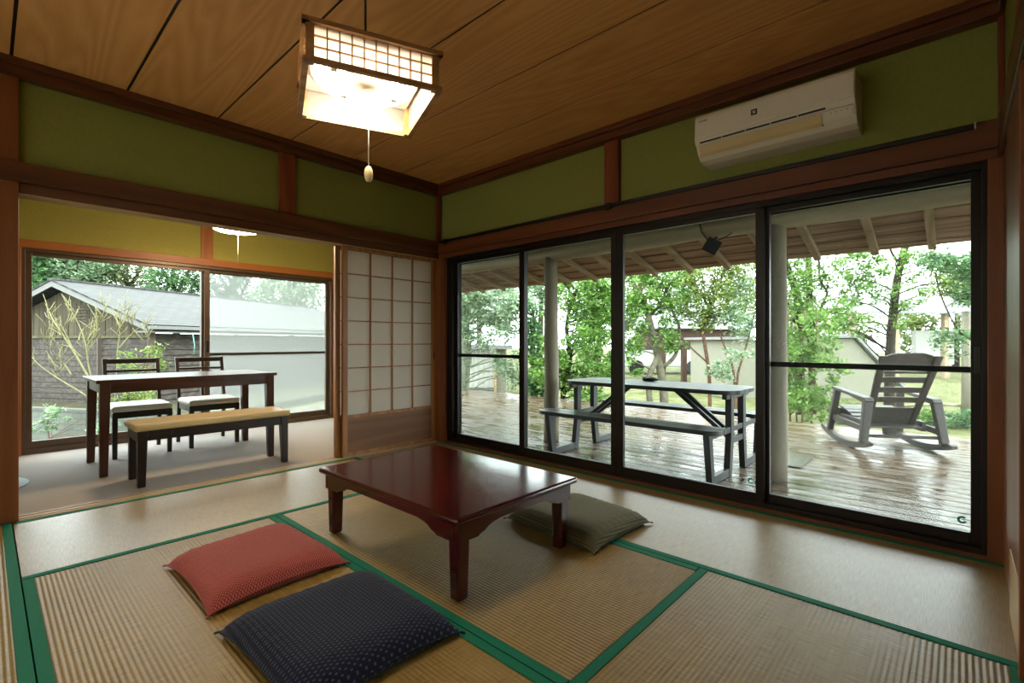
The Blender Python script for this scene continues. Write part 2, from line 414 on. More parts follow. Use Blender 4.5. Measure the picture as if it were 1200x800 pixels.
# walls
def wall(name, mb, mat=PLASTER): return struct(name, mb, mat)
wall('wall_back', MB().box(XL-.1, XR+.1, YB+.03, YB+.09, 1.86, ZC).box(XL-.1, 0, YB+.03, YB+.09, 0, 1.87))
wall('wall_right', MB().box(XR+.03, XR+.13, YF-.1, YB+.1, ZK+.1, ZC+.01).box(XR+.03, XR+.13, 3.57, YB+.1, -.2, ZK+.1))
wall('wall_sunroom_side', MB().box(XR+.03, XR+.13, YB+.1, YS+.12, -.2, ZC+.01), PLASTERY)
wall('wall_front', MB().box(XL-.1, XR+.13, YF-.1, YF, ZK+.02, ZC+.01).box(2.0, XR+.13, YF-.1, YF, -.05, ZK+.02))
struct('floor_next_room', MB().box(XL-.1, XR+.1, -3.0, YF-.1, -.16, -.002), PALE)
wall('wall_next_room', MB().box(XL-.1, XR+.1, -3.1, -3.0, -.1, ZC).box(XL-.1, XL, -3.0, YF-.1, -.1, ZC))
struct('ceiling_next_room', MB().box(XL-.1, XR+.14, -3.1, YF-.1, ZC, ZC+.06), PALE)
wall('wall_left', MB().box(XL-.1, XL, YF-.1, YS+.12, ZK+.03, ZC+.01).box(XL-.1, XL, YF-.1, -.06, -.05, ZK+.03).box(XL-.1, XL, 3.56, YS+.12, -.05, ZK+.03))
wall('wall_sunroom', MB().box(XL, XR+.03, YS, YS+.10, 1.80, ZC).box(XL, .19, YS, YS+.10, -.1, 1.80), PLASTERY)
wall('wall_outside', MB().box(XR+.13, XR+.15, 3.57, YS+.14, -.6, 2.5).box(XR+.13, XR+.15, -3.5, YF-.03, -.6, 2.5).box(XR+.02, XR+.12, -3.5, YF-.11, -.6, 2.5), CREAMW)

N = [0]
def trim(mb, mat, bevel=.003):
    N[0] += 1
    return struct('trim_%d' % N[0], mb, mat, bevel)
# back wall timber
trim(MB().box(0, .124, YB-.012, YB+.118, .004, ZC), WZ)                        # pillar at the left
trim(MB().box(XL, XR, YB-.03, YB+.03, 1.79, 1.893), WX)                        # nageshi rail
trim(MB().box(.124, XR, YB, YB+.118, ZK, 1.79), WX)                            # kamoi
mbk = MB()
for k in range(5): mbk.box(.124, XR, YB+.006+k*.024, YB+.016+k*.024, ZK-.005, ZK)
trim(mbk, PALE, 0)
trim(MB().box(1.46, 1.575, YB-.008, YB+.02, 1.893, 2.34), RZ)                  # short post
trim(MB().box(XL, XR, YB-.045, YB+.03, 2.335, 2.385).box(XL, XR, YB-.07, YB+.03, 2.385, ZC), WX)
trim(MB().box(2.916, XR, YB-.02, YB+.02, 1.893, 2.335), RZ, 0)
# right wall timber
trim(MB().box(XR-.035, XR+.06, YF, YB-.03, 1.775, 1.897).box(XR-.01, XR+.06, YF, YB-.03, ZK, 1.775), WY)
trim(MB().box(XR-.01, XR+.1, 1.71, 1.82, 1.897, 2.335), RZ)
trim(MB().box(XR-.045, XR+.03, YF, YB-.045, 2.335, 2.385).box(XR-.07, XR+.03, YF, YB-.07, 2.385, ZC), WY)
trim(MB().box(XR-.02, XR+.12, 3.545, YB+.118, 0, ZK), WZ)                      # corner post by shoji
trim(MB().box(XR-.012, XR+.12, YF, -.092, 0, ZK), WZ)                          # post at the right of the windows
trim(MB().box(XR-.012, XR+.03, YF, -.125, 1.897, 2.335), RZ)
# front wall, seen edge on at the right
trim(MB().box(2.6, XR-.012, YF-.01, YF+.004, .0, ZK), WZ)
trim(MB().box(1.96, 2.0, YF-.1, YF+.02, 0, ZK), WZ)
trim(MB().box(2.0, 2.58, YF, YF+.012, .23, ZK), wood('closet_wood', '#653a1d', '#7d4e28', 'z', .4))
trim(MB().box(2.0, 2.42, YF, YF+.014, .0, .23), PALE)
trim(MB().box(XL, XR-.035, YF, YF+.022, ZK, 1.89).box(XL, 2.0, YF-.1, YF, ZK, ZK+.03), WX)
trim(MB().box(XL, XR-.045, YF, YF+.02, 2.335, ZC), WX)
trim(MB().box(2.0, 2.2, YF, YF+.012, 1.89, 2.335), ORX)
# sunroom timber
trim(MB().box(XL, XR, YS-.02, YS+.02, 1.735, 1.805), ORX)
trim(MB().box(1.51, 1.62, YS-.015, YS+.02, 1.805, ZC-.06), ORZ)
trim(MB().box(2.885+.06, XR+.03, YS-.03, YS+.1, 0, ZC-.06), ORZ)
trim(MB().box(.19, .21, YS-.02, YS+.1, 0, 1.735), ORZ)

# ------------------------------------------------------------------ windows
def sash(name, xc, y0, y1, z0, z1, st0, st1, handle=None, along='y', mat=BRONZE, rail=.05, top=.03, sticker=None):
    w = thing(name, None, None, kind='structure')
    t = .014
    P = (lambda a0, a1, z0, z1, b0=xc-t, b1=xc+t: (b0, b1, a0, a1, z0, z1)) if along == 'y' else (lambda a0, a1, z0, z1, b0=xc-t, b1=xc+t: (a0, a1, b0, b1, z0, z1))
    m = MB()
    m.box(*P(y0, y0+st0, z0, z1)); m.box(*P(y1-st1, y1, z0, z1)); m.box(*P(y0+st0, y1-st1, z0, z0+rail)); m.box(*P(y0+st0, y1-st1, z1-top, z1))
    f = m.build('window_frame', mat, w, .002)
    MB().box(*P(y0+st0-.004, y1-st1+.004, z0+rail-.004, z1-top+.004, xc-.0025, xc+.0025)).build('pane', GLASS, w)
    if handle:
        a, zz, s = handle
        MB().box(*P(a-.012, a+.012, zz-.06, zz+.06, xc-t-.012 if s < 0 else xc+t, xc-t if s < 0 else xc+t+.012)).build('handle', BLACKM, w, .003)
    return w
ZB, ZT = .045, 1.705
G = dict(along='y')
sash('window_1', 2.995, 2.60, 3.475, ZB, ZT, .055, .045)
sash('window_2', 2.965, 1.735, 2.635, ZB, ZT, .045, .055)
sash('window_3', 2.965, .80, 1.735, ZB, ZT, .045, .05)
sash('window_4', 2.995, -.085, .825, ZB, ZT, .045, .045, handle=(-.063, .87, -1))
# outer frame
tag(MB().box(2.95, 3.05, 3.465, 3.545, .02, ZK).box(2.95, 3.05, -.092, -.075, .02, ZK).box(2.95, 3.05, -.075, 3.465, .02, ZB).box(2.95, 3.05, -.075, 3.465, ZT, ZK).build('window_outer_frame', BRONZE, None, .002), kind='structure')
# insect screens outside
def insect_screen(label, xc, y0, y1, z0, z1, mid, net, along='y', mat=BRONZE):
    loc = (xc, (y0+y1)/2, z0) if along == 'y' else ((y0+y1)/2, xc, z0)
    w = thing('insect_screen', label, 'insect screen', loc, 'insect screens outside the glass doors')
    t = .008
    P = (lambda a0, a1, z0, z1, b=t: (xc-b, xc+b, a0, a1, z0, z1)) if along == 'y' else (lambda a0, a1, z0, z1, b=t: (a0, a1, xc-b, xc+b, z0, z1))
    m = MB().box(*P(y0, y0+.03, z0, z1)).box(*P(y1-.03, y1, z0, z1)).box(*P(y0+.03, y1-.03, z0, z0+.04)).box(*P(y0+.03, y1-.03, z1-.03, z1))
    m.build('screen_frame', mat, w)
    MB().box(*P(y0+.03, y1-.03, mid-.014, mid+.014)).build('mid_rail', mat, w)
    n = MB(); a0, a1 = y0+.03, y1-.03
    if along == 'y': n.add([(xc, a0, z0+.04), (xc, a1, z0+.04), (xc, a1, z1-.03), (xc, a0, z1-.03)], [(0, 1, 2, 3)])
    else: n.add([(a0, xc, z0+.04), (a1, xc, z0+.04), (a1, xc, z1-.03), (a0, xc, z1-.03)], [(0, 1, 2, 3)])
    tag(n.build('net', net, w), 'fine grey net')
insect_screen('insect screen with mid rail in front of the white shed, beside the corner', 3.035, 2.62, 3.47, .048, 1.70, .822, NETL)
insect_screen('insect screen with mid rail in front of the rocking chair', 3.035, -.075, .82, .048, 1.70, .822, NETM)
# sunroom windows
sash('window_5', YS+.04, .23, 1.60, ZB, 1.705, .045, .05, along='x', mat=BRONZEL, rail=.06, handle=(1.575, .90, -1))
sash('window_6', YS+.07, 1.53, 2.925, ZB, 1.705, .05, .045, along='x', mat=BRONZEL, rail=.06)
tag(MB().box(.21, .235, YS, YS+.12, .0, ZK).box(2.92, 2.945, YS, YS+.12, .0, ZK).box(.235, 2.92, YS, YS+.12, .0, ZB).box(.235, 2.92, YS, YS+.12, 1.705, ZK).build('window_sunroom_frame', BRONZEL, None, .002), kind='structure')
insect_screen('pale insect screen outside the dining room window, right half', YS+.105, 1.53, 2.92, .048, 1.70, .815, NETW, along='x', mat=BRONZEL)
# stickers on the glass
def sticker(label, y, z, x):
    m = MB(); n = 14
    for i in range(n):
        a0, a1 = R(40+i*300/n), R(40+(i+1)*300/n)
        q = lambda a, r: (x, y-r*math.cos(a), z+r*math.sin(a))
        m.prism([q(a0, .008), q(a0, .017), q(a1, .017), q(a1, .008)], (-.0008, 0, 0))
    o = m.build('window_sticker', TEAL); tag(o, label, 'sticker', 'round stickers on the glass'); return o
sticker('small teal ring sticker low on the glass in front of the picnic table', .872, .155, 2.9612)
sticker('small teal ring sticker low on the glass in front of the rocking chair', -.012, .145, 2.9912)

# ------------------------------------------------------------------ shoji
def shoji(name, y, x0, x1, rot=False, paper=None):
    d = thing(name, None, None, kind='structure')
    t = .015; z0, z1 = .009, ZK+.01
    gx0, gx1, gz0, gz1 = x0+.042, x1-.042, .345, 1.70
    MB().box(x0, gx0, y-t, y+t, z0, z1).box(gx1, x1, y-t, y+t, z0, z1).box(gx0, gx1, y-t, y+t, gz1, z1).box(gx0, gx1, y-t, y+t, gz0-.025, gz0).box(gx0, gx1, y-t, y+t, z0, z0+.03).build('shoji_frame', SHZ, d, .002)
    MB().box(gx0, gx1, y-.006, y+.006, z0+.03, gz0-.025).build('lower_panel', SHX, d)
    m = MB()
    for k in range(1, 4):
        xx = gx0+(gx1-gx0)*k/4; m.box(xx-.0045, xx+.0045, y-.009, y+.004, gz0, gz1)
    for k in range(1, 7):
        zz = gz0+(gz1-gz0)*k/7; m.box(gx0, gx1, y-.008, y+.004, zz-.0045, zz+.0045)
    m.build('lattice', SHZ, d)
    tag(MB().box(gx0, gx1, y+.005, y+.0065, gz0, gz1).build('paper', paper or PAPER, d), 'white translucent paper')
    MB().box(x1-.026, x1-.016, y-t-.001, y-t+.004, .78, .84).build('finger_pull', BLACKM, d)
    if rot: d.rotation_euler = (0, 0, R(90))
    return d
shoji('door_1', YB+.034, 1.968, 2.915)
shoji('door_2', YB+.082, 1.928, 2.875)
# added paper screens on the unseen left wall, letting in fill daylight
for k in range(4): shoji('door_%d' % (3+k), -XL+.03+.034*(k % 2), -.06+.895*k, .86+.895*k, True, FILLPAPER)

# ------------------------------------------------------------------ low table
t = thing('low_table', 'low dark red lacquered table with scalloped apron on the tatami', 'table', (1.5, 1.83, 0))
tx0, tx1, ty0, ty1, tz = 1.125, 1.860, 1.295, 2.345, .323
o = MB().box(tx0, tx1, ty0, ty1, tz-.026, tz).build('tabletop', TBL, t, .011, 3)
def apron(p, along):
    # scalloped lower edge between the corner blocks
    m = MB(); e0 = .025 if along == 'x' else .0475; L = (tx1-tx0 if along == 'x' else ty1-ty0)-2*e0; zt = tz-.026
    prof = [(0, zt), (0, zt-.075), (.10, zt-.075), (.118, zt-.066), (.135, zt-.062), (.155, zt-.05), (.18, zt-.042), (.22, zt-.036)]
    full = prof+[(L-a, z) for a, z in prof[::-1]]
    th = .022
    if along == 'x': poly = [(tx0+.025+a, p, z) for a, z in full]; vec = (0, th, 0)
    else: poly = [(p, ty0+e0+a, z) for a, z in full]; vec = (th, 0, 0)
    m.prism(poly, vec); m.build('apron', TBL, t, .002)
apron(ty0+.025, 'x'); apron(ty1-.047, 'x'); apron(tx0+.025, 'y'); apron(tx1-.047, 'y')
for lx in (tx0+.03, tx1-.03-.062):
    for ly in (ty0+.03, ty1-.03-.062):
        w = .062; m = MB(); zt = tz-.027
        q = lambda x0, y0, w, z: [(x0, y0, z), (x0+w, y0, z), (x0+w, y0+w, z), (x0, y0+w, z)]
        m.hexa(q(lx+.006, ly+.006, w-.012, .002), q(lx, ly, w, zt)); m.build('leg', TBL, t, .009)

# ------------------------------------------------------------------ cushions
def cushion(label, corners, mat, h=.080, pipe=None, name='floor_cushion'):
    cs = [V((x, y, 0)) for x, y in corners]; c = sum(cs, V())/4
    e = (cs[1]-cs[0]+cs[2]-cs[3]); rz = math.atan2(e.y, e.x)
    t = thing(name, label, 'cushion', (c.x, c.y, 0), 'floor cushions around the low table', rz)
    Rm = Matrix.Rotation(-rz, 3, 'Z'); lc = [Rm @ (p-c) for p in cs]
    n = 44; rnd = random.Random(len(label))
    ph = [rnd.uniform(0, 6.28) for _ in range(8)]
    vs = []
    for side in (0, 1):
        for j in range(n+1):
            for i in range(n+1):
                u, v = i/n*2-1, j/n*2-1
                pu, pv = u*(1-.045*(1-v*v)*abs(u)), v*(1-.045*(1-u*u)*abs(v))
                a, b = (pu+1)/2, (pv+1)/2
                p = lc[0]*(1-a)*(1-b)+lc[1]*a*(1-b)+lc[2]*a*b+lc[3]*(1-a)*b
                eu, ev = max(0, 1-abs(u)**5.5)**.55, max(0, 1-abs(v)**5.5)**.55
                k = eu*ev
                seam = .012+.020*(1-(u*v)**2)
                ed = max(abs(u), abs(v)); wr = (math.sin(u*34+ph[0]+3*v)+math.sin(v*37+ph[1]+2*u)+.7*math.sin(u*61+ph[2]))*.0022*max(0, ed-.62)/.38*(1-ed**14)
                soft = .004*math.sin(u*2.3+ph[3])*math.sin(v*2.1+ph[4])
                z = seam+(h-seam)*k+(wr+soft*k) if side == 0 else max(.0012, seam*(1-min(1, k*2.2))+.001)
                vs.append((p.x, p.y, z))
    m = MB(); N1 = (n+1)**2
    fs = []
    for j in range(n):
        for i in range(n):
            a = j*(n+1)+i; fs.append((a, a+1, a+n+2, a+n+1)); fs.append((N1+a, N1+a+n+1, N1+a+n+2, N1+a+1))
    m.add(vs, fs, True)
    m.build('cover', mat, t, world=False)
    idx = [i for i in range(n+1)]+[j*(n+1)+n for j in range(1, n+1)]+[n*(n+1)+i for i in range(n-1, -1, -1)]+[j*(n+1) for j in range(n-1, -1, -1)]
    MB().tube([V(vs[i])+V((0, 0, -.001)) for i in idx], .0032, 6).build('piping', pipe or mat, t, world=False)
    for k in (0, n, N1-1, N1-1-n):
        p = V(vs[k]); d = V((p.x, p.y, 0)).normalized()
        MB().tube([p, p+d*.008+V((0, 0, -.002)), p+d*.016+V((0, 0, -.005))], [.003, .005, .0028], 6).build('corner_tuft', mat, t, world=False)
    return t
cushion('faded red patterned floor cushion', [(.523, 1.894), (1.045, 1.915), (1.025, 2.515), (.519, 2.445)], REDC)
cushion('dark navy floor cushion with small pale dashes', [(.522, 1.19), (1.042, 1.185), (1.046, 1.752), (.514, 1.758)], NAVYC, h=.086)
cushion('olive green diaper patterned floor cushion behind a leg of the low table', [(1.835, 1.195), (2.345, 1.180), (2.396, 1.70), (1.885, 1.775)], OLIVEC)

# ------------------------------------------------------------------ pendant lamp
lc = V((1.0, 1.69, 1.87)); lrz = R(-21.5)
t = thing('pendant_lamp', 'square wood and paper pendant lamp lit over the low table', 'lamp', lc, None, lrz)
W = .225; Hh = .132
m = MB()
for sx in (-1, 1):
    for sy in (-1, 1): m.box(sx*W-.013*(sx > 0)*2, sx*W+.013*(sx < 0)*2, sy*W-.026*(sy > 0), sy*W+.026*(sy < 0), -.004, Hh)
    m.box(-W-.012, W+.012, sx*W-.012, sx*W+.012, Hh-.012, Hh+.004); m.box(sx*W-.012, sx*W+.012, -W-.012, W+.012, Hh-.012, Hh+.004)
    m.box(-W-.004, W+.004, sx*W-.010, sx*W+.010, -.006, .010); m.box(sx*W-.010, sx*W+.010, -W-.004, W+.004, -.006, .010)
m.build('shade_frame', wood('lamp_wood', '#8a6238', '#b98d5a', 'x', .5), t, world=False)
for k in range(4):
    a = k*PI/2; rot = Matrix.Rotation(a, 3, 'Z')
    p = MB(); hw = W-.026
    q = lambda x0, x1, y0, y1, z0, z1: [rot @ V(c) for c in [(x0, y0, z0), (x1, y0, z0), (x1, y1, z0), (x0, y1, z0), (x0, y0, z1), (x1, y0, z1), (x1, y1, z1), (x0, y1, z1)]]
    def rb(mm, *b):
        c = q(*b); mm.hexa(c[:4], c[4:])
    rb(p, -hw, hw, -W+.006, -W+.0075, .010, Hh-.012)
    po = tag(p.build('paper_panel', LPAPER, t, world=False), 'glowing white paper')
    l = MB()
    for i in range(1, 10):
        x = -hw+2*hw*i/10; rb(l, x-.0022, x+.0022, -W-.002, -W+.006, .010, Hh-.012)
    for i in (1, 2):
        z = .010+(Hh-.022)*i/3; rb(l, -hw, hw, -W-.003, -W+.005, z-.002, z+.002)
    l.build('lattice', MATS['lamp_wood'], po, world=False)
MB().lathe([(0, .098), (.188, .098), (.196, .092), (.200, .094), (.200, .104), (0, .106)], (0, 0, 0), 48).box(-.205, .205, -.205, .205, .106, .110).build('fixture_plate', GREYP, t, world=False)
MB().ring((0, 0, .080), .168, .0125, 56, 10).build('ring_tube', TUBE, t, world=False)
MB().ring((0, 0, .080), .112, .0125, 44, 10).build('ring_tube', TUBE, t, world=False)
MB().lathe([(0, .062), (.045, .064), (.055, .075), (.055, .098), (0, .098)], (0, 0, 0), 24).build('starter_cap', WHITEP, t, world=False)
for k in range(4): a = k*PI/2+.5; MB().box(.14*math.cos(a)-.012, .14*math.cos(a)+.012, .14*math.sin(a)-.012, .14*math.sin(a)+.012, .066, .098).build('tube_holder', GREYP, t, .002, world=False)
MB().tube([(0, 0, .1), (0, 0, .3), (0, 0, ZC-1.87-.02)], .0045, 8).lathe([(0, ZC-1.87-.001), (.035, ZC-1.87-.001), (.03, ZC-1.87-.03), (0, ZC-1.87-.035)]).build('cord', BLACKM, t, world=False)
pc = MB().tube([(.01, -.01, .02), (.01, -.01, -.1), (.01, -.01, -.245)], .0022, 6).build('pull_cord', ROPE, t, world=False)
MB().lathe([(0, -.243), (.008, -.246), (.015, -.258), (.0165, -.272), (.0155, -.289), (.010, -.301), (0, -.304)], (.01, -.01, 0), 16).build('pull_knob', BEIGEP, pc, world=False)

# sunroom lamp
t = thing('ring_lamp', 'round warm lamp glowing above the dining table', 'lamp', (1.465, 4.55, 1.87))
MB().lathe([(.02, 2.02), (.18, 1.965), (.20, 1.93), (.195, 1.925), (.17, 1.955), (.02, 2.0)], (1.465, 4.55, 0), 40).build('lamp_shade', WHITEP, t)
MB().ring((1.465, 4.55, 1.912), .162, .015, 40, 8).build('ring_tube', WARM, t)
MB().lathe([(0, 1.90), (.03, 1.9), (.03, 2.0), (0, 2.0)], (1.465, 4.55, 0), 20).build('lamp_hub', WHITEP, t)
MB().tube([(1.465, 4.55, 2.0), (1.465, 4.55, ZC-.061)], .005, 8).build('cord', BLACKM, t)
MB().tube([(1.475, 4.55, 1.9), (1.475, 4.55, 1.62)], .002, 6).build('pull_cord', ROPE, t)

# ------------------------------------------------------------------ air conditioner
ax0 = XR+.03
t = thing('air_conditioner', 'white wall mounted air conditioner with beige flap above the glass doors', 'air conditioner', (ax0, .74, 1.975))
y0, y1 = .352, 1.105
P = lambda pts, y: [(ax0-d, y, z) for d, z in pts]
body = [(0, 2.235), (.20, 2.235), (.228, 2.222), (.234, 2.20), (.238, 2.085), (.225, 2.065), (.215, 2.06), (.19, 2.02), (.155, 1.99), (.11, 1.978), (0, 1.975)]
MB().prism(P(body, y0), (0, y1-y0, 0)).build('housing', WHITEP, t, .006, 3)
MB().prism(P([(.232, 2.215), (.238, 2.205), (.243, 2.10), (.236, 2.094)], y0+.004), (0, y1-y0-.008, 0)).build('front_panel', WHITEP, t, .002)
m = MB()
for k in range(5):
    a = y1-.03-k*.122; m.box(ax0-.2345, ax0-.2255, a-.116, a, 2.068, 2.0745)
m.build('intake_slot', BLACKM, t)
MB().prism(P([(.182, 2.014), (.1875, 2.012), (.183, 2.007), (.178, 2.009)], y0+.135), (0, y1-y0-.15, 0)).build('air_slot', BLACKM, t)
tag(MB().prism(P([(.219, 2.052), (.223, 2.056), (.2015, 2.018), (.186, 2.005), (.182, 2.010), (.197, 2.022)], y0+.14), (0, y1-y0-.16, 0)).build('flap', BEIGEP, t, .001), 'beige air flap')
MB().prism(P([(.222, 2.06), (.226, 2.056), (.204, 2.02), (.2, 2.024)], y0+.012), (0, .115, 0)).build('indicator_cover', WHITEP, t, .001)
m = MB()
for k in range(4): m.prism(P([(.2215, 2.0475), (.2215, 2.0435), (.216, 2.0435), (.216, 2.0475)], y0+.03+k*.022), (0, .008, 0))
m.build('indicator_mark', GREYP, t)
bd = MB().box(ax0-.2425, ax0-.2405, .773, .803, 2.136, 2.166).build('emblem', BLACKM, t)
m = MB()
for a, b, r in ((0, 0, .0035), (.005, .005, .003), (-.005, .005, .003), (.004, -.005, .003), (-.004, -.005, .003)):
    m.prism([(ax0-.2426, .788+a+r*math.cos(i*PI/4), 2.151+b+r*math.sin(i*PI/4)) for i in range(8)], (-.0006, 0, 0))
tag(m.build('emblem_mark', WHITEP, bd), 'white berry mark')
def text_mesh(name, s, size, mat, loc, rot, parent, ext=.0004):
    cu = bpy.data.curves.new(name, 'FONT'); cu.body = s; cu.size = size; cu.extrude = ext; cu.align_x = 'LEFT'
    ob = bpy.data.objects.new(name, cu); C.objects.link(ob)
    bpy.context.view_layer.update()
    dg = bpy.context.evaluated_depsgraph_get(); me = bpy.data.meshes.new_from_object(ob.evaluated_get(dg))
    bpy.data.objects.remove(ob); bpy.data.curves.remove(cu)
    M = Matrix.Translation(V(loc)-V(ORG.get(parent.name, (0, 0, 0)))) @ rot
    me.transform(M); me.materials.clear(); me.materials.append(mat)
    o = bpy.data.objects.new(name, me); C.objects.link(o); o.parent = parent; return o
# text reads along -y, faces -x
RT = Matrix(((0, 0, -1, 0), (-1, 0, 0, 0), (0, 1, 0, 0), (0, 0, 0, 1)))
text_mesh('brand_lettering', 'SHARP', .016, DARKG, (ax0-.2418, 1.078, 2.180), RT, t)

# curtain rail along the right rail
t = thing('curtain_rail', 'thin black curtain rail above the glass doors', 'curtain rail', (XR-.04, 1.7, 1.87))
MB().box(XR-.055, XR-.035, -.05, YB-.06, 1.868, 1.889).build('rail', BLACKM, t, .002)
MB().box(XR-.058, XR-.034, -.056, -.05, 1.865, 1.892).build('end_cap', GREYP, t)
for yy in (YB-.15, 1.765): MB().box(XR-.062, XR-.034, yy-.02, yy+.02, 1.858, 1.893).tube([(XR-.05, yy+.03, 1.86), (XR-.055, yy, 1.848), (XR-.05, yy-.03, 1.862)], .006, 6).build('bracket', BLACKM, t)

# ------------------------------------------------------------------ dining furniture
t = thing('dining_table', 'dark walnut dining table before the sunroom window', 'table', (1.13, 4.72, 0))
MB().box(.525, 1.735, 4.385, 5.07, .655, .68).build('tabletop', DIN, t, .003)
MB().box(.56, 1.70, 4.41, 4.43, .585, .655).box(.56, 1.70, 5.025, 5.045, .585, .655).box(.553, .573, 4.45, 5.0, .585, .655).box(1.69, 1.71, 4.45, 5.0, .585, .655).build('apron', DIN, t)
for lx, sx in ((.545, 0), (1.715, 1)):
    for ly, sy in ((4.40, 0), (5.055, 1)):
        w = .062; v = .046
        f = lambda w, z: [(lx-(w if sx else 0), ly-(w if sy else 0), z), (lx+(0 if sx else w), ly-(w if sy else 0), z), (lx+(0 if sx else w), ly+(0 if sy else w), z), (lx-(w if sx else 0), ly+(0 if sy else w), z)]
        MB().hexa(f(v, .001), f(w, .655)).build('leg', DINL, t, .003)
t = thing('dining_bench', 'dark dining bench with long tan padded seat', 'bench', (1.15, 4.06, 0))
tag(MB().box(.65, 1.645, 3.885, 4.235, .365, .41).build('seat_pad', GOLDV, t, .018, 3), 'tan vinyl seat pad')
MB().box(.67, 1.63, 3.905, 3.925, .30, .365).box(.67, 1.63, 4.195, 4.215, .30, .365).box(.67, .69, 3.925, 4.195, .30, .365).box(1.61, 1.63, 3.925, 4.195, .30, .365).build('apron', BLKX, t)
for lx, sx in ((.672, 0), (1.628, 1)):
    for ly, sy in ((3.90, 0), (4.22, 1)):
        w = .055; v = .042
        f = lambda w, z: [(lx-(w if sx else 0), ly-(w if sy else 0), z), (lx+(0 if sx else w), ly-(w if sy else 0), z), (lx+(0 if sx else w), ly+(0 if sy else w), z), (lx-(w if sx else 0), ly+(0 if sy else w), z)]
        MB().hexa(f(v, .001), f(w, .362)).build('leg', BLK, t, .003)
def chair(label, x, y):
    t = thing('dining_chair', label, 'chair', (x, y, 0), 'dining chairs by the sunroom window')
    hw = .205; dpt = .42
    tag(MB().box(-hw, hw, -.01, dpt-.03, .375, .425).build('seat', CREAM, t, .02, 3, world=False), 'cream padded seat')
    MB().box(-hw+.01, hw-.01, .0, .02, .325, .376).box(-hw+.01, hw-.01, dpt-.04, dpt-.02, .325, .376).box(-hw+.01, -hw+.03, .02, dpt-.04, .325, .376).box(hw-.03, hw-.01, .02, dpt-.04, .325, .376).build('seat_frame', BLKX, t, world=False)
    for s in (-1, 1):
        MB().bar((s*(hw-.02), .018, .001), (s*(hw-.02), .015, .374), .032, .032, (0, 1, 0), .036, .036).build('leg', BLK, t, .003, world=False)
        MB().prism([(s*(hw-.015)-.014, dpt+.03, .001), (s*(hw-.015)-.014, dpt-.005, .001), (s*(hw-.015)-.014, dpt-.035, .40), (s*(hw-.015)-.014, dpt+.055, .80), (s*(hw-.015)-.014, dpt+.082, .80), (s*(hw-.015)-.014, dpt+.0, .40)], (.028, 0, 0)).build('leg', BLK, t, .003, world=False)
    b = MB()
    MB().bar((-hw, dpt+.062, .775), (hw, dpt+.062, .775), .018, .042, (0, 0, 1)).bar((-hw+.02, dpt+.035, .69), (hw-.02, dpt+.035, .69), .016, .022).build('backrest', BLKX, t, .003, world=False)
    return t
chair('dark dining chair with cream seat before the clear window pane, nearer the pillar', .90, 5.0)
chair('dark dining chair with cream seat before the middle stile of the window', 1.435, 5.01)
t = MB().lathe([(0, .0012), (.30, .0012), (.315, .006), (.30, .014), (0, .016)], (-.105, 4.64, 0), 36).build('round_mat', RUGM); tag(t, 'pale blue round mat on the carpet beside the pillar', 'mat')

# ------------------------------------------------------------------ deck, porch
ZD = -.17
mb = MB(); x = 3.07; rnd = random.Random(4)
while x < 7.62:
    mb.box(x, x+.126, -3.5, 8.2, ZD-.03, ZD-rnd.uniform(0, .002)); x += .140
struct('deck_floor', mb, DECK)
struct('deck_edge', MB().box(7.55, 7.6, -3.5, 8.2, -.6, ZD-.03), RAFT)
struct('ground', MB().box(3.2, 80, -60, 80, -.7, -.52), GROUND)
struct('ground_back', MB().box(-60, 80, 5.85, 80, -1.3, -.95), SOIL)
t = MB()
ch = [V((4.86, 1.02, ZD+.001)), V((5.41, 1.02, ZD+.001)), V((5.41, 1.28, ZD+.001)), V((4.86, 1.28, ZD+.001))]
o = t.prism(ch, (0, 0, .012)).build('deck_hatch', wood('hatch_wood', '#4a443c', '#5f574c', 'x', .25, .5)); tag(o, 'grey board hatch lying flat on the wet deck behind the log post', 'hatch')

pr = thing('porch_roof', 'weathered timber porch roof with log posts above the wet deck', 'porch roof', (4.35, 1.5, ZD))
def rough_log(p0, p1, r0, r1, seed, n=14):
    rnd = random.Random(seed); p0, p1 = V(p0), V(p1); d = p1-p0
    pts = [p0+d*i/n+V((rnd.uniform(-1, 1), rnd.uniform(-1, 1), rnd.uniform(-1, 1)))*r0*.05 for i in range(n+1)]
    return MB().tube(pts, [(r0+(r1-r0)*i/n)*rnd.uniform(.96, 1.04) for i in range(n+1)], 14)
for (yy, sd) in ((3.40, 1), (1.09, 2), (-1.3, 3), (5.7, 6)):
    rough_log((4.36, yy, ZD), (4.35, yy, 1.90), .085, .075, sd).build('log_post', LOG, pr)
rough_log((4.35, -3.4, 1.955), (4.35, 8.1, 1.945), .100, .092, 5, 40).build('log_beam', LOGY, pr)
zr = lambda x: 1.745-.274*(x-5.5)         # underside of rafters
y = .15-.425*8
while y < 8.0:
    j = .02*math.sin(y*7)
    MB().hexa([(3.1, y-.028+j, zr(3.1)), (3.1, y+.028+j, zr(3.1)), (5.52, y+.028+j, zr(5.52)), (5.52, y-.028+j, zr(5.52))],
              [(3.1, y-.028+j, zr(3.1)+.055), (3.1, y+.028+j, zr(3.1)+.055), (5.52, y+.028+j, zr(5.52)+.055), (5.52, y-.028+j, zr(5.52)+.055)]).build('rafter', RAFT, pr)
    y += .425
BOARD = wood('roof_board_wood', '#7c6757', '#a58c79', 'y', .85, .1)
m = MB(); x = 3.1
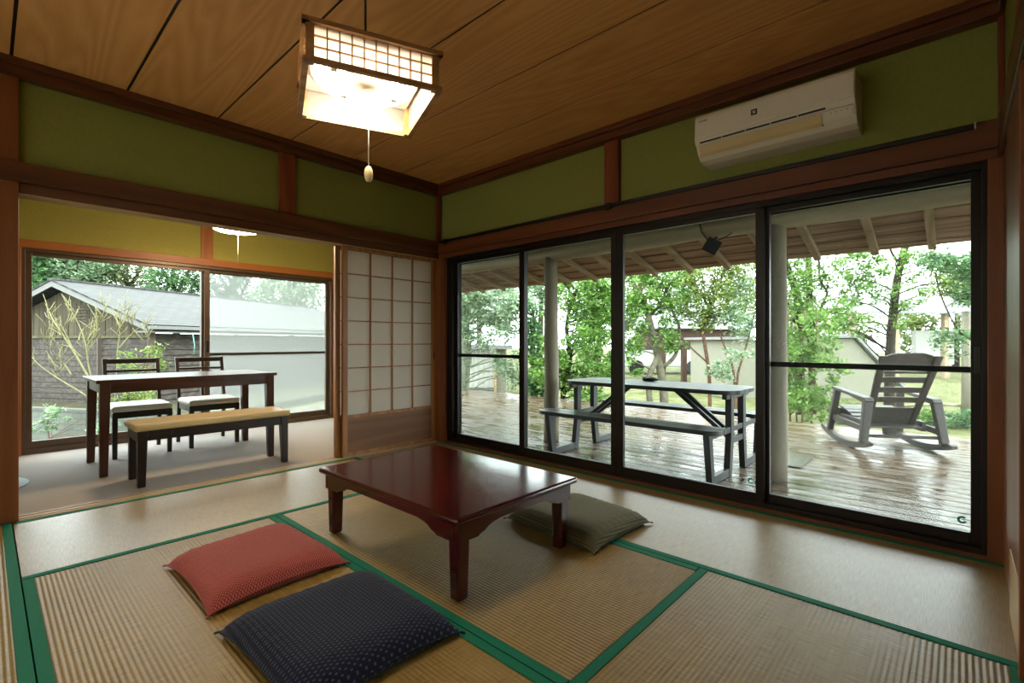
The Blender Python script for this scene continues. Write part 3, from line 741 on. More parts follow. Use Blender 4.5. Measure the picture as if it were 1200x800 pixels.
while x < 5.58:
    x1 = min(x+.19, 5.58)
    m.hexa([(x, -3.4, zr(x)+.056), (x1, -3.4, zr(x1)+.070), (x1, 8.1, zr(x1)+.070), (x, 8.1, zr(x)+.056)],
           [(x, -3.4, zr(x)+.075), (x1, -3.4, zr(x1)+.081), (x1, 8.1, zr(x1)+.081), (x, 8.1, zr(x)+.075)])
    x += .182
m.build('roof_boards', BOARD, pr)
m = MB().hexa([(3.1, -3.4, zr(3.1)+.082), (5.62, -3.4, zr(5.62)+.082), (5.62, 8.1, zr(5.62)+.082), (3.1, 8.1, zr(3.1)+.082)],
           [(3.1, -3.4, zr(3.1)+.1), (5.62, -3.4, zr(5.62)+.1), (5.62, 8.1, zr(5.62)+.1), (3.1, 8.1, zr(3.1)+.1)])
m.build('roof_sheet', ROOFG, pr)
# floodlight
t = thing('floodlight', 'small black floodlight hanging from the porch beam', 'floodlight', (4.33, 1.585, 1.86))
rot = Matrix.Rotation(R(33), 3, 'X') @ Matrix.Rotation(R(25), 3, 'Z'); c0 = V((4.30, 1.585, 1.785))
q = lambda w, d, x: [c0+rot @ V(p) for p in [(x, -w, -d), (x, w, -d), (x, w, d), (x, -w, d)]]
MB().hexa(q(.062, .062, -.03), q(.05, .05, .03)).build('lamp_head', DARKG, t, .004)
MB().tube([(4.30, 1.585, 1.80), (4.32, 1.56, 1.85), (4.33, 1.55, 1.87)], .012, 8).build('bracket', BLACKM, t)
MB().tube([D(820, 263, 4.2), D(822, 272, 4.2), D(827, 279, 4.25), D(833, 285, 4.3)], .006, 6).build('cable', BLACKM, t)
MB().tube([(4.30, 1.55, 1.82), (4.27, 1.48, 1.83), (4.25, 1.40, 1.86)], .005, 6).build('cable', BLACKM, t)

# picnic table (one piece with its benches)
t = thing('picnic_table', 'grey picnic table with attached benches on the wet deck', 'picnic table', (4.42, 2.2, ZD))
def slab(x0, x1, y0, y1, z, th, rc, name, boards):
    m = MB(); n = 8
    w = (x1-x0)/boards
    for b in range(boards):
        a0, a1 = x0+b*w+.003, x0+(b+1)*w-.003
        # ends rounded on outer corners
        def yend(xx):
            d = max(0, rc-min(xx-x0, x1-xx)); return rc-math.sqrt(max(0, rc*rc-d*d))
        xs = [a0+(a1-a0)*i/n for i in range(n+1)]
        poly = [(xx, y0+yend(xx), z-th) for xx in xs]+[(xx, y1-yend(xx), z-th) for xx in xs[::-1]]
        m.prism(poly, (0, 0, th))
    return m.build(name, PICN, t, .002)
slab(4.09, 4.75, 1.33, 3.06, .545, .035, .16, 'tabletop', 5)
slab(3.70, 3.96, 1.32, 3.10, .27, .035, .11, 'bench_seat', 2)
slab(4.86, 5.12, 1.32, 3.10, .27, .035, .11, 'bench_seat', 2)
for yy in (1.42, 2.97):
    lw = .07; th = .05
    for s in (-1, 1):
        cx = 4.41
        # bench leg
        MB().hexa([(cx+s*.58-.03, yy-th/2, ZD+.001), (cx+s*.58+.03, yy-th/2, ZD+.001), (cx+s*.58+.03, yy+th/2, ZD+.001), (cx+s*.58-.03, yy+th/2, ZD+.001)],
                  [(cx+s*.645-.035, yy-th/2, .235), (cx+s*.645+.035, yy-th/2, .235), (cx+s*.645+.035, yy+th/2, .235), (cx+s*.645-.035, yy+th/2, .235)]).build('leg', PICNZ, t, .003)
        # table leg: upright then splayed
        m = MB(); a = [(.155, .51), (.155, .15), (.205, ZD+.001)]
        for (o0, z0_), (o1, z1_) in zip(a[:-1], a[1:]):
            m.hexa([(cx+s*o1-.035, yy-th/2, z1_), (cx+s*o1+.035, yy-th/2, z1_), (cx+s*o1+.035, yy+th/2, z1_), (cx+s*o1-.035, yy+th/2, z1_)],
                   [(cx+s*o0-.035, yy-th/2, z0_), (cx+s*o0+.035, yy-th/2, z0_), (cx+s*o0+.035, yy+th/2, z0_), (cx+s*o0-.035, yy+th/2, z0_)])
        m.build('leg', PICNZ, t, .003)
        MB().box(cx+s*.17, cx+s*.60, yy-.022, yy+.022, ZD+.001, ZD+.065).build('foot_rail', PICN, t, .003)
    MB().box(cx-.66, cx+.66, yy-.02, yy+.02, .19, .235).box(cx-.16, cx+.16, yy-.02, yy+.02, .09, .14).build('cross_rail', PICN, t, .003)
    MB().box(cx-.28, cx+.28, yy-.02, yy+.02, .47, .51).build('top_batten', PICN, t, .003)
for yy, s in ((1.44, 1), (2.95, -1)):
    for dx in (-.06, .06):
        MB().bar((4.41+dx, yy, .11), (4.41+dx, yy+s*.50, .505), .03, .035).build('brace', PICNZ, t)
# dark lump on the table
m = MB(); rnd = random.Random(9)
def lump(c, rx_, ry_, rz_, n=18, k=10, seed=1):
    r = random.Random(seed); mm = MB(); vs = []
    for j in range(k+1):
        th = PI*j/k
        for i in range(n):
            a = 2*PI*i/n; w = 1+.12*math.sin(3*a+j)+.08*math.sin(5*a-j*.7)
            vs.append((c[0]+rx_*w*math.sin(th)*math.cos(a), c[1]+ry_*w*math.sin(th)*math.sin(a), max(c[2]+.001, c[2]+rz_*.5+rz_*.5*math.cos(th)*w)))
    fs = [(j*n+i, j*n+(i+1) % n, (j+1)*n+(i+1) % n, (j+1)*n+i) for j in range(k) for i in range(n)]
    return mm.add(vs, fs, True)
cl = lump((4.60, 2.32, .545), .055, .085, .045).build('dark_cloth', DARKG); tag(cl, 'small crumpled dark cloth left on the picnic table', 'cloth')

# rocking chair
t = thing('rocking_chair', 'grey slatted rocking chair on the wet deck', 'rocking chair', (6.54, .595, ZD), None, math.atan2(.52, .85))
rs = lambda x: .001+.016+ (x-.02)**2*.33      # rocker curve height (centre line)
for s in (-1, 1):
    pts = [(-.50+1.07*i/16) for i in range(17)]
    m = MB()
    yy = s*.36
    low = [(x, yy-.025, max(.001, rs(x)-.02)) for x in pts]; up = [(x, yy-.025, rs(x)+.04-(.03 if i in (0, 16) else 0)) for i, x in enumerate(pts)]
    for i in range(16):
        m.hexa([low[i], low[i+1], up[i+1], up[i]], [(p[0], p[1]+.05, p[2]) for p in (low[i], low[i+1], up[i+1], up[i])])
    m.build('rocker', ROCK, t, .0, world=False)
    MB().bar((-.36, s*.36, rs(-.36)+.02), (-.33, s*.30, .53), .07, .055, (1, 0, 0), .085, .06).build('leg', ROCK, t, .008, world=False)
    MB().bar((.40, s*.36, rs(.40)+.02), (.30, s*.315, .575), .06, .05, (1, 0, 0), .07, .055).build('leg', ROCK, t, .008, world=False)
    # arm with rounded rear
    MB().prism([(-.375, s*.30-.04, .515), (-.35, s*.30-.04, .55), (.0, s*.305-.045, .575), (.36, s*.315-.05, .605), (.385, s*.315-.05, .59), (.36, s*.315-.05, .57), (.0, s*.305-.045, .54), (-.33, s*.30-.04, .49)], (0, .085, 0)).build('armrest', ROCK, t, .008, world=False)
    MB().bar((.36, s*.335, .25), (-.35, s*.325, .22), .03, .06).build('side_rail', ROCK, t, .004, world=False)
# seat: slats curved
m = MB()
for i in range(7):
    x = .34-.085*i; z = .37-.022*i+.01*math.sin(i); m.hexa([(x-.036, -.27, z-.012), (x+.036, -.27, z+.006), (x+.036, .27, z+.006), (x-.036, .27, z-.012)], [(x-.036, -.27, z+.006), (x+.036, -.27, z+.024), (x+.036, .27, z+.024), (x-.036, .27, z+.006)])
m.box(.30, .37, -.3, .3, .28, .36).box(-.2, .34, -.29, -.25, .2, .30).box(-.2, .34, .25, .29, .2, .30)
m.build('seat', ROCK, t, .004, world=False)
# back: leans backwards from (-.10,.24) to (-.50,1.0)
bx = lambda z: -.10-.40*(z-.24)/.76
hw = lambda z: .20+.04*(z-.24)/.76
for s in (-1, 1):
    MB().hexa([(bx(.24)-.02, s*hw(.24)-.03, .24), (bx(.24)-.02, s*hw(.24)+.03, .24), (bx(.24)+.02, s*hw(.24)+.03, .24), (bx(.24)+.02, s*hw(.24)-.03, .24)],
              [(bx(.98)-.02, s*hw(.98)-.035, .98), (bx(.98)-.02, s*hw(.98)+.035, .98), (bx(.98)+.02, s*hw(.98)+.035, .98), (bx(.98)+.02, s*hw(.98)-.035, .98)]).build('back_post', ROCK, t, .012, 3, world=False)
def slat(z0, z1, name='back_slat', arch=0):
    h0, h1 = hw(z0)-.02, hw(z1)-.02; n = 12
    lo = [(bx(z0), -h0+2*h0*i/n, z0) for i in range(n+1)]
    hi = [(bx(z1), -h1+2*h1*i/n, z1+arch*(1-(2*i/n-1)**4)) for i in range(n+1)]
    MB().prism(lo+hi[::-1], (.022, 0, 0)).build(name, ROCK, t, .003, world=False)
slat(.24, .44, 'back_panel')
for z in (.495, .60, .705): slat(z, z+.058)
slat(.80, .825)
slat(.865, .965, 'crest_rail', .045)
MB().box(-.16, -.06, -.04, .04, .14, .26).build('rear_block', ROCK, t, world=False)
MB().bar((-.33, -.34, .16), (-.33, .34, .16), .03, .03).build('stretcher', ROCK, t, world=False)

# ------------------------------------------------------------------ vegetation
rng = np.random.default_rng(7)
def leaf_mesh(centers, radii, per, size, seed, flat=1.0):
    g = np.random.default_rng(seed)
    cs = np.repeat(np.array(centers, float), per, axis=0); rr = np.repeat(np.array(radii, float), per)
    n = len(cs)
    d = g.normal(size=(n, 3)); d /= np.linalg.norm(d, axis=1, keepdims=True); d *= (g.random((n, 1))**.5)*rr[:, None]; d[:, 2] *= flat
    p = cs+d
    u = g.normal(size=(n, 3)); u[:, 2] = u[:, 2]*.45-.25; u /= np.linalg.norm(u, axis=1, keepdims=True)
    w = np.cross(u, g.normal(size=(n, 3))*.6+np.array([0, 0, 1.0])); w /= np.linalg.norm(w, axis=1, keepdims=True)+1e-9
    nn = np.cross(u, w)
    L = size*g.uniform(.6, 1.3, (n, 1)); Wd = L*g.uniform(.38, .55, (n, 1))
    a = p-u*L*.5; b = p+w*Wd*.5+nn*L*.06; c = p+u*L*.5; e = p-w*Wd*.5+nn*L*.06
    vs = np.stack([a, b, c, e], 1).reshape(-1, 3)
    return vs, n
def build_leaves(name, vs, n, mat, parent):
    off = np.array(ORG.get(parent.name, (0, 0, 0)))
    me = bpy.data.meshes.new(name)
    me.vertices.add(n*4); me.vertices.foreach_set('co', (vs-off).astype(np.float32).ravel())
    me.loops.add(n*4); me.loops.foreach_set('vertex_index', np.arange(n*4, dtype=np.int32))
    me.polygons.add(n); me.polygons.foreach_set('loop_start', np.arange(0, n*4, 4, dtype=np.int32)); me.polygons.foreach_set('loop_total', np.full(n, 4, dtype=np.int32))
    me.update(calc_edges=True); me.validate(); me.materials.append(mat)
    o = bpy.data.objects.new(name, me); C.objects.link(o); o.parent = parent; return o
def smooth_path(pts, k=4):
    pts = [V(p) for p in pts]; out = []
    for i in range(len(pts)-1):
        p0, p1, p2, p3 = pts[max(i-1, 0)], pts[i], pts[i+1], pts[min(i+2, len(pts)-1)]
        for j in range(k):
            s = j/k; out.append(.5*((2*p1)+(p2-p0)*s+(2*p0-5*p1+4*p2-p3)*s*s+(3*p1-p0-3*p2+p3)*s**3))
    return out+[pts[-1]]
def tree(name, label, stems, crowns, leaf, bark, lsize=.09, clumps=60, per=60, clr=.2, seed=1, cat='tree', group=None, branches=True, flat=.8):
    """stems: list of (points, r0, r1); crowns: list of (centre, (rx,ry,rz), weight)"""
    base = V(stems[0][0][0])
    t = thing(name, label, cat, base, group)
    rnd = random.Random(seed); sp = []
    for pts, r0, r1 in stems:
        q = smooth_path(pts); n = len(q); sp += [(p, r0+(r1-r0)*i/(n-1)) for i, p in enumerate(q)]
        MB().tube(q, [(r0+(r1-r0)*i/(n-1))*rnd.uniform(.93, 1.07) for i in range(n)], 9).build('trunk' if cat == 'tree' else 'stem', bark, t)
    cc, rr = [], []; bm_ = MB(); tot = sum(c[2] for c in crowns)
    for c, e, wgt in crowns:
        for _ in range(max(3, int(clumps*wgt/tot))):
            d = V((rnd.gauss(0, 1), rnd.gauss(0, 1), rnd.gauss(0, 1))).normalized()*(rnd.random()**.4)
            p = V(c)+V((d.x*e[0], d.y*e[1], d.z*e[2])); cc.append(p); rr.append(clr*rnd.uniform(.6, 1.35))
            if branches and rnd.random() < .4:
                s, sr = min(sp, key=lambda k: (k[0]-p).length+rnd.uniform(0, .35)+max(0, k[0].z-p.z+.1)*1.5)
                mid = s.lerp(p, .5)+V((rnd.uniform(-.1, .1), rnd.uniform(-.1, .1), rnd.uniform(0, .12)))*(s-p).length
                bm_.tube(smooth_path([s, mid, p], 3), [max(.004, min(sr*.5, .02))*(1-.11*i) for i in range(7)], 5)
    if len(bm_.v) > 200: bm_.build('branches', bark, t)
    if per:
        vs, n = leaf_mesh([tuple(c) for c in cc], rr, per, lsize, seed, flat)
        o = build_leaves('foliage', vs, n, leaf, t)
    return t
def P3(px, py, d): return D(px, py, d)
def gnd(px, d, z): p = D(px, 400, d); return V((p.x, p.y, z))
def ell(px, py, d, rpx, rpy, rd=None):
    return (D(px, py, d), (rpx/F*d, rd or rpx/F*d, rpy/F*d))
def crown(px, py, d, rpx, rpy, w=1, rd=None):
    c, e = ell(px, py, d, rpx, rpy, rd); r = min(e[0], 1.2); return (c, (e[0], r, e[2]), w)
GZ = -.52
# panel 1: mossy trunk
tree('mossy_tree', 'tree with mossy grey trunk rising beside the white shed', [([gnd(543, 11.6, GZ), P3(542, 450, 11.6), P3(546, 415, 11.6), P3(543, 370, 11.6), P3(541, 325, 11.6), P3(545, 280, 11.6)], .17, .10)],
     [crown(578, 375, 11.0, 42, 32, 3), crown(560, 345, 11.2, 40, 22, 2), crown(595, 435, 10.6, 16, 30, .7), crown(600, 350, 10.5, 26, 26, 1)], LEAFP, BARKM, .12, 90, 70, .24, 11)
# panel 2
tree('leafy_tree', 'dense bright green tree to the left of the picnic table, round log post in front', [([gnd(662, 10.2, GZ), P3(660, 460, 10.2), P3(668, 420, 10.2), P3(664, 380, 10.2), P3(676, 340, 10.2)], .07, .03), ([gnd(678, 10.4, GZ), P3(680, 450, 10.4), P3(690, 410, 10.4), P3(698, 370, 10.4)], .06, .03)],
     [crown(686, 420, 9.8, 40, 40, 3), crown(700, 365, 9.8, 30, 40, 2.2), crown(695, 335, 9.9, 34, 18, 1.2), crown(660, 330, 10, 14, 14, .4), crown(650, 430, 10.0, 30, 36, 1.6), crown(658, 360, 10.2, 24, 26, .6), crown(690, 460, 9.7, 36, 18, 1)], LEAFM, BARKD, .095, 190, 62, .20, 12)
tree('leafy_tree', 'slim green tree between the glass door frame and the log post', [([gnd(624, 10.8, GZ), P3(626, 440, 10.8), P3(622, 400, 10.8), P3(628, 350, 10.8)], .05, .02)],
     [crown(626, 400, 10.6, 15, 60, 3), crown(628, 450, 10.5, 14, 26, 1.2)], LEAFD, BARKD, .1, 60, 60, .20, 13)
# panel 3
tree('pale_trunk_tree', 'pale trunked tree with forked base behind the picnic table', [([gnd(779, 9.4, GZ), P3(777, 452, 9.4), P3(771, 420, 9.4), P3(766, 395, 9.4), P3(758, 365, 9.4), P3(749, 345, 9.4)], .085, .045), ([gnd(764, 9.3, GZ), P3(760, 446, 9.3), P3(768, 425, 9.35), P3(771, 415, 9.4)], .06, .05), ([P3(778, 430, 9.4), P3(792, 415, 9.4), P3(796, 385, 9.5), P3(788, 365, 9.5), P3(782, 345, 9.6)], .04, .02), ([P3(760, 372, 9.4), P3(775, 355, 9.4), P3(782, 335, 9.4)], .03, .015)],
     [crown(755, 345, 9.3, 24, 36, 2), crown(785, 350, 9.3, 22, 34, 1.5), crown(745, 400, 9.2, 12, 40, .8), crown(788, 395, 9.2, 18, 20, .7), crown(770, 325, 9.4, 40, 14, 1.4)], LEAFM, BARKL, .085, 130, 46, .17, 14)
tree('slender_tree', 'slender tree with thin reddish stem at the middle of the picnic table', [([gnd(832, 9.1, GZ), P3(831, 440, 9.1), P3(826, 405, 9.1), P3(824, 382, 9.1), P3(834, 355, 9.1), P3(846, 325, 9.1), P3(850, 300, 9.1), P3(846, 280, 9.1)], .035, .02), ([P3(829, 425, 9.1), P3(812, 410, 9.1), P3(798, 395, 9.1)], .018, .01)],
     [crown(825, 345, 9.0, 36, 34, 2.4), crown(855, 330, 9.0, 34, 26, 1.6), crown(830, 375, 8.9, 30, 14, 1.2), crown(815, 320, 9.0, 24, 14, .8), crown(868, 315, 9.0, 26, 14, .9)], LEAFY, BARKR, .08, 125, 40, .17, 15)
tree('slender_tree', 'thin tree with bare V shaped stems in front of the pale shed wall', [([gnd(862, 8.9, GZ), P3(861, 450, 8.9), P3(857, 425, 8.9), P3(848, 404, 8.9), P3(844, 392, 8.9)], .026, .012), ([gnd(863, 8.9, GZ), P3(864, 445, 8.9), P3(870, 420, 8.9), P3(879, 390, 8.9), P3(884, 365, 8.9)], .026, .012)],
     [crown(868, 375, 8.8, 26, 22, 1.4), crown(872, 345, 8.8, 22, 22, 1), crown(845, 435, 8.7, 12, 10, .5), crown(866, 420, 8.7, 24, 26, .5)], LEAFP, BARKR, .085, 60, 34, .17, 16, branches=False)
# panel 4
tree('garden_shrub', 'tall leafy shrub with thin stems left of the rocking chair', [([gnd(x0, 8.6, GZ), P3(x0+a, 440, 8.6), P3(x0+b, 400, 8.6), P3(x0+c, 365, 8.6)], .018, .009) for x0, a, b, c in ((926, -1, -3, -2), (940, 2, -2, 4), (951, 0, 5, 6), (934, -2, 6, 9))],
     [crown(945, 465, 8.4, 34, 28, 2.2), crown(950, 425, 8.4, 36, 26, 2), crown(948, 385, 8.5, 36, 26, 1.6), crown(925, 440, 8.4, 12, 60, 1)], LEAFM, BARKR, .075, 120, 56, .15, 17, cat='shrub')
tree('dark_trunk_tree', 'tree with two dark trunks behind the tall shrub and reddish twig', [([gnd(938, 9.8, GZ), P3(937, 430, 9.8), P3(937, 380, 9.8), P3(933, 345, 9.8), P3(924, 318, 9.8), P3(916, 295, 9.8)], .085, .06), ([gnd(952, 9.9, GZ), P3(951, 420, 9.9), P3(949, 370, 9.9), P3(948, 330, 9.9), P3(947, 290, 9.9)], .07, .06), ([P3(953, 385, 9.6), P3(966, 352, 9.6), P3(969, 342, 9.6), P3(961, 328, 9.6), P3(959, 300, 9.6)], .03, .018)],
     [crown(930, 350, 9.5, 22, 36, 1.5), crown(965, 365, 9.4, 30, 20, 1.5), crown(985, 330, 9.6, 26, 22, .8), crown(958, 325, 9.6, 30, 18, .8), crown(940, 312, 9.7, 34, 12, .9)], LEAFM, BARKD, .08, 100, 44, .17, 18)
tree('brown_trunk_tree', 'tree with single leaning brown trunk behind the rocking chair', [([gnd(1042, 9.8, GZ), P3(1043, 430, 9.8), P3(1044, 395, 9.8), P3(1048, 355, 9.8), P3(1052, 325, 9.8), P3(1058, 300, 9.8), P3(1066, 270, 9.8)], .095, .06), ([P3(1050, 342, 9.8), P3(1020, 330, 9.7), P3(995, 328, 9.7)], .02, .01), ([P3(1055, 310, 9.8), P3(1047, 300, 9.8), P3(1038, 280, 9.8)], .03, .02)],
     [crown(1020, 310, 9.6, 34, 18, 1.4), crown(1010, 345, 9.6, 30, 14, .9), crown(1075, 300, 9.4, 24, 12, .9), crown(1000, 385, 9.5, 34, 14, .8), crown(1060, 365, 9.5, 20, 22, .4), crown(1000, 300, 9.7, 30, 12, .9), crown(1085, 328, 9.6, 40, 18, .9), crown(1030, 335, 9.7, 30, 16, .6)], LEAFM, BARKD, .08, 125, 40, .17, 19)
tree('camellia_tree', 'dark green leaves hanging in from the right above the pale pavilion roof', [([gnd(1165, 8.0, GZ), P3(1160, 400, 8.0), P3(1150, 330, 8.0), P3(1142, 290, 8.0)], .07, .04), ([P3(1150, 400, 8.0), P3(1125, 390, 8.0), P3(1104, 350, 8.0), P3(1096, 320, 8.0)], .016, .008)],
     [crown(1118, 308, 7.9, 34, 15, 2), crown(1150, 330, 8.0, 26, 40, 2), crown(1120, 395, 8.0, 22, 18, .8), crown(1130, 345, 8.0, 14, 20, .4)], LEAFD, BARKD, .085, 70, 48, .16, 20)
# low plants along the deck edge, behind the rocking chair
for i, (px, py, d, lab) in enumerate(((1075, 500, 8.6, 'low green ground plant behind the rocking chair back'), (1120, 508, 8.3, 'low green ground plant under the rustic fence'), (1000, 492, 8.7, 'low green ground plant behind the rocking chair arm'))):
    b = gnd(px, d, GZ)
    tree('ground_plant', lab, [([b, b+V((0, 0, .12))], .01, .006)], [(b+V((0, 0, .14)), (.38, .38, .16), 1)], LEAFM if i != 1 else LEAFD, BARKD, .07, 26, 40, .12, 40+i, 'plant', 'low plants along the deck edge', False)
# background trees
bgs = [(560, 345, 24, 60, 40, LEAFP), (632, 335, 23, 40, 30, LEAFP), (700, 365, 22, 46, 44, LEAFD), (745, 355, 26, 50, 42, LEAFY), (802, 352, 25, 44, 34, LEAFP),
       (868, 352, 27, 50, 32, LEAFY), (935, 370, 24, 40, 36, LEAFO), (1000, 385, 28, 50, 34, LEAFY), (1075, 385, 26, 46, 36, LEAFY), (1120, 335, 25, 36, 30, LEAFY), (1150, 390, 24, 50, 40, LEAFO)]
labs = ['hazy pale tree rising behind the white shed', 'hazy pale tree showing right of the inner door stile, far behind the log post', 'distant dark tree behind the bright green one by the picnic table', 'distant yellow green tree left of the brown pavilion', 'distant pale tree above the brown pavilion roof', 'distant yellow green tree right of the pavilion, above the pale shed', 'distant olive tree behind the tall shrub', 'distant yellow green tree left of the rocking chair, beyond the shed gable', 'distant yellow green tree straight behind the rocking chair crest', 'yellow green tree rising over the pale pavilion roof at the right', 'distant olive tree at the right edge of the glass doors']
for i, ((px, py, d, rw, rh, mt), lb) in enumerate(zip(bgs, labs)):
    b = gnd(px, d, GZ)
    tree('distant_tree', lb, [([b, P3(px+2, py+rh*.4, d), P3(px-3, py-rh*.5, d)], .16, .06)], [crown(px, py, d, rw, rh, 1, 1.2)], mt, BARKD, .18, 110, 40, .5, 60+i, group='distant trees beyond the garden')

# sheds and pavilions on the garden side
def yawed(px, d, z0=GZ): return gnd(px, d, z0)
b = gnd(566, 13.2, GZ); t = thing('garden_shed', 'white garden shed beside the mossy trunk', 'shed', b)
u = V((rx, ry, 0)); f_ = V((fx, fy, 0))
def ubox(mb, c, a0, a1, d0, d1, z0, z1):
    c = V(c); q = [c+u*a+f_*dd for a, dd in ((a0, d0), (a1, d0), (a1, d1), (a0, d1))]
    mb.hexa([V((p.x, p.y, z0)) for p in q], [V((p.x, p.y, z1)) for p in q]); return mb
ubox(MB(), b, -1.3, .30, 0, 2.0, GZ, .75).build('wall', WHITEW, t)
m = MB()
for k in range(9): ubox(m, b, -.9+k*.14, -.885+k*.14, -.012, 0, GZ+.25, .75)
m.build('wall_seam', WHITEP, t)
ubox(MB(), b, -1.3, .30, -.02, 0, GZ, GZ+.22).build('plinth', CONC, t)
ubox(MB(), b, .30, .62, .1, 1.8, GZ, .75).build('side_wall', CREAMW, t)
ubox(MB(), b, .30, .36, -.03, .1, GZ, .75).build('corner_post', PALE, t)
ubox(MB(), b, -1.5, .8, -.2, 2.2, .75, .85).build('roof', ROOFG, t)
# brown pavilion
b = gnd(812, 16.5, GZ); t = thing('brown_pavilion', 'dark brown open pavilion seen through the trees behind the picnic table', 'pavilion', b)
ubox(MB(), b, -1.95, 1.95, 0, .15, .72, 1.38).build('fascia', BROWNW, t)
for a in (-1.0, -.28, .32, 1.0): ubox(MB(), b, a-.08, a+.08, 0, .16, GZ, .72).build('post', BROWNW, t)
for a in (-1.8, 1.8): ubox(MB(), b, a-.08, a+.08, 2.8, 2.96, GZ, .9).build('post', BROWNW, t)
m = MB(); q = lambda a, dd, z: V(b)+u*a+f_*dd+V((0, 0, z-GZ))
m.hexa([q(-2.1, -.25, 1.38), q(2.1, -.25, 1.38), q(1.2, 1.5, 2.3), q(-1.2, 1.5, 2.3)], [q(-2.1, -.25, 1.42), q(2.1, -.25, 1.42), q(1.2, 1.5, 2.36), q(-1.2, 1.5, 2.36)])
m.hexa([q(-1.2, 1.5, 2.3), q(1.2, 1.5, 2.3), q(2.1, 3.2, 1.38), q(-2.1, 3.2, 1.38)], [q(-1.2, 1.5, 2.36), q(1.2, 1.5, 2.36), q(2.1, 3.2, 1.42), q(-2.1, 3.2, 1.42)])
m.build('roof', ROOFG, t)
ubox(MB(), b, .25, .78, -.6, -.2, GZ, -.28).build('counter', CONC, t)
# pale shed with sloped end, at the right of the pavilion
b = gnd(930, 12.6, GZ); t = thing('pale_shed', 'pale plastered shed with slanting roof edge behind the rocking chair', 'shed', b)
q = lambda a, dd, z: V(b)+u*a+f_*dd+V((0, 0, z-GZ))
poly = [(-1.75, GZ), (2.62, GZ), (2.62, -.15), (1.55, 1.02), (1.1, 1.02), (-1.75, .98)]
MB().prism([q(a, 0, z) for a, z in poly], f_*2.5).build('wall', CREAMW, t)
MB().prism([q(1.55, -.12, 1.05), q(2.75, -.12, -.22), q(2.82, -.12, -.16), q(1.6, -.12, 1.14)], f_*2.8).build('roof_slope', ROOFG, t)
MB().prism([q(-1.9, -.12, 1.0), q(1.6, -.12, 1.05), q(1.6, -.12, 1.12), q(-1.9, -.12, 1.07)], f_*2.8).build('roof', ROOFG, t)
# pale pavilion right
b = gnd(1085, 19, GZ); t = thing('pale_pavilion', 'open pavilion with pale grey roof above the rocking chair', 'pavilion', b)
q = lambda a, dd, z: V(b)+u*a+f_*dd+V((0, 0, z-GZ))
MB().hexa([q(-3.0, 0, 2.08), q(3.2, 0, 2.02), q(3.0, 2.2, 2.85), q(-1.8, 2.2, 2.85)], [q(-3.0, 0, 2.15), q(3.2, 0, 2.09), q(3.0, 2.2, 2.92), q(-1.8, 2.2, 2.92)]).build('roof', ROOFG, t)
for a in (-2.6, -.9, 1.1): ubox(MB(), b, a-.09, a+.09, .3, .5, GZ, 2.1).build('post', RAFT, t)
ubox(MB(), b, .6, 2.2, 1.2, 1.4, .0, 1.4).build('screen_wall', WHITEW, t)
# rustic fence
b = gnd(1132, 8.35, GZ); t = thing('rustic_fence', 'rustic grey log fence at the right behind the rocking chair', 'fence', b)
for px, top in ((1132, 365), (1240, 440)): MB().tube([gnd(px, 8.35, GZ), P3(px, top, 8.35)], [.065, .06], 10).build('post', LOG, t)
MB().tube([P3(1050, 476, 8.8), P3(1100, 474, 8.5), P3(1240, 480, 8.2)], .03, 8).build('rail', LOGY, t)
MB().tube([P3(1050, 498, 8.8), P3(1100, 500, 8.5), P3(1240, 505, 8.2)], .035, 8).build('rail', LOGY, t)
# pale van far beyond
b = gnd(778, 21.5, GZ); t = thing('parked_van', 'white parked van glimpsed far behind under the pavilion', 'van', b)
q = lambda a, dd, z: V(b)+u*a+f_*dd+V((0, 0, z-GZ))
MB().prism([q(a, 0, GZ+z) for a, z in ((-1.9, .35), (2.1, .35), (2.1, .95), (1.5, 1.1), (.9, 1.65), (-1.8, 1.7), (-1.95, 1.0))], f_*1.7).build('body', WHITEW, t, .05)
MB().prism([q(a, -.01, GZ+z) for a, z in ((-1.6, 1.1), (1.2, 1.1), (.8, 1.55), (-1.6, 1.58))], f_*.02).build('window', DARKG, t)
for a in (-1.2, 1.3): MB().tube([q(a, -.02, GZ+.32), q(a, .2, GZ+.32)], .32, 18).build('wheel', BLACKM, t)

# ------------------------------------------------------------------ barn beyond the dining room window
ud = V((math.sin(R(60)), math.cos(R(60)), 0)); gd = V((-.5, .866, 0)).normalized()
CB = D(178, 400, 10.0); CB.z = 0
def B(s, w, z):  # s along gable (left), w along ridge
    p = CB+gd*s+ud*w; return V((p.x, p.y, z))
HWd = 2.16; zp, ze = 2.13, 1.30; zb = -.40
t = thing('barn', 'grey boarded barn with shingled gable roof outside the dining room window', 'barn', B(HWd, 0, -.9))
LB = 9.5
ang = math.atan2(ud.y, ud.x)
m = MB(); rnd = random.Random(3)
z = zb
while z < 1.02:
    z1 = min(z+.118, 1.02)
    a = [B(0, .01, z), B(2*HWd, .01, z), B(2*HWd, .0, z1-.014), B(0, .0, z1-.014)]
    m.hexa([p-ud*.03 for p in a[:2]]+[p-ud*.012 for p in a[2:]], [p+ud*.03 for p in a]); z = z1
m.build('gable_siding', BARNW, t)
m = MB(); k = 0; n = 26
for i in range(n):
    s0, s1 = 2*HWd*i/n+.006, 2*HWd*(i+1)/n-.006; h = lambda s: zp-.03-abs(s-HWd)*(zp-ze)/HWd
    m.prism([B(s0, -.03-.006*(i % 2), 1.06), B(s1, -.03-.006*(i % 2), 1.06), B(s1, -.03, max(1.07, h(s1))), B(s0, -.03, max(1.07, h(s0)))], ud*.05)
m.build('gable_boards', BARNV, t)
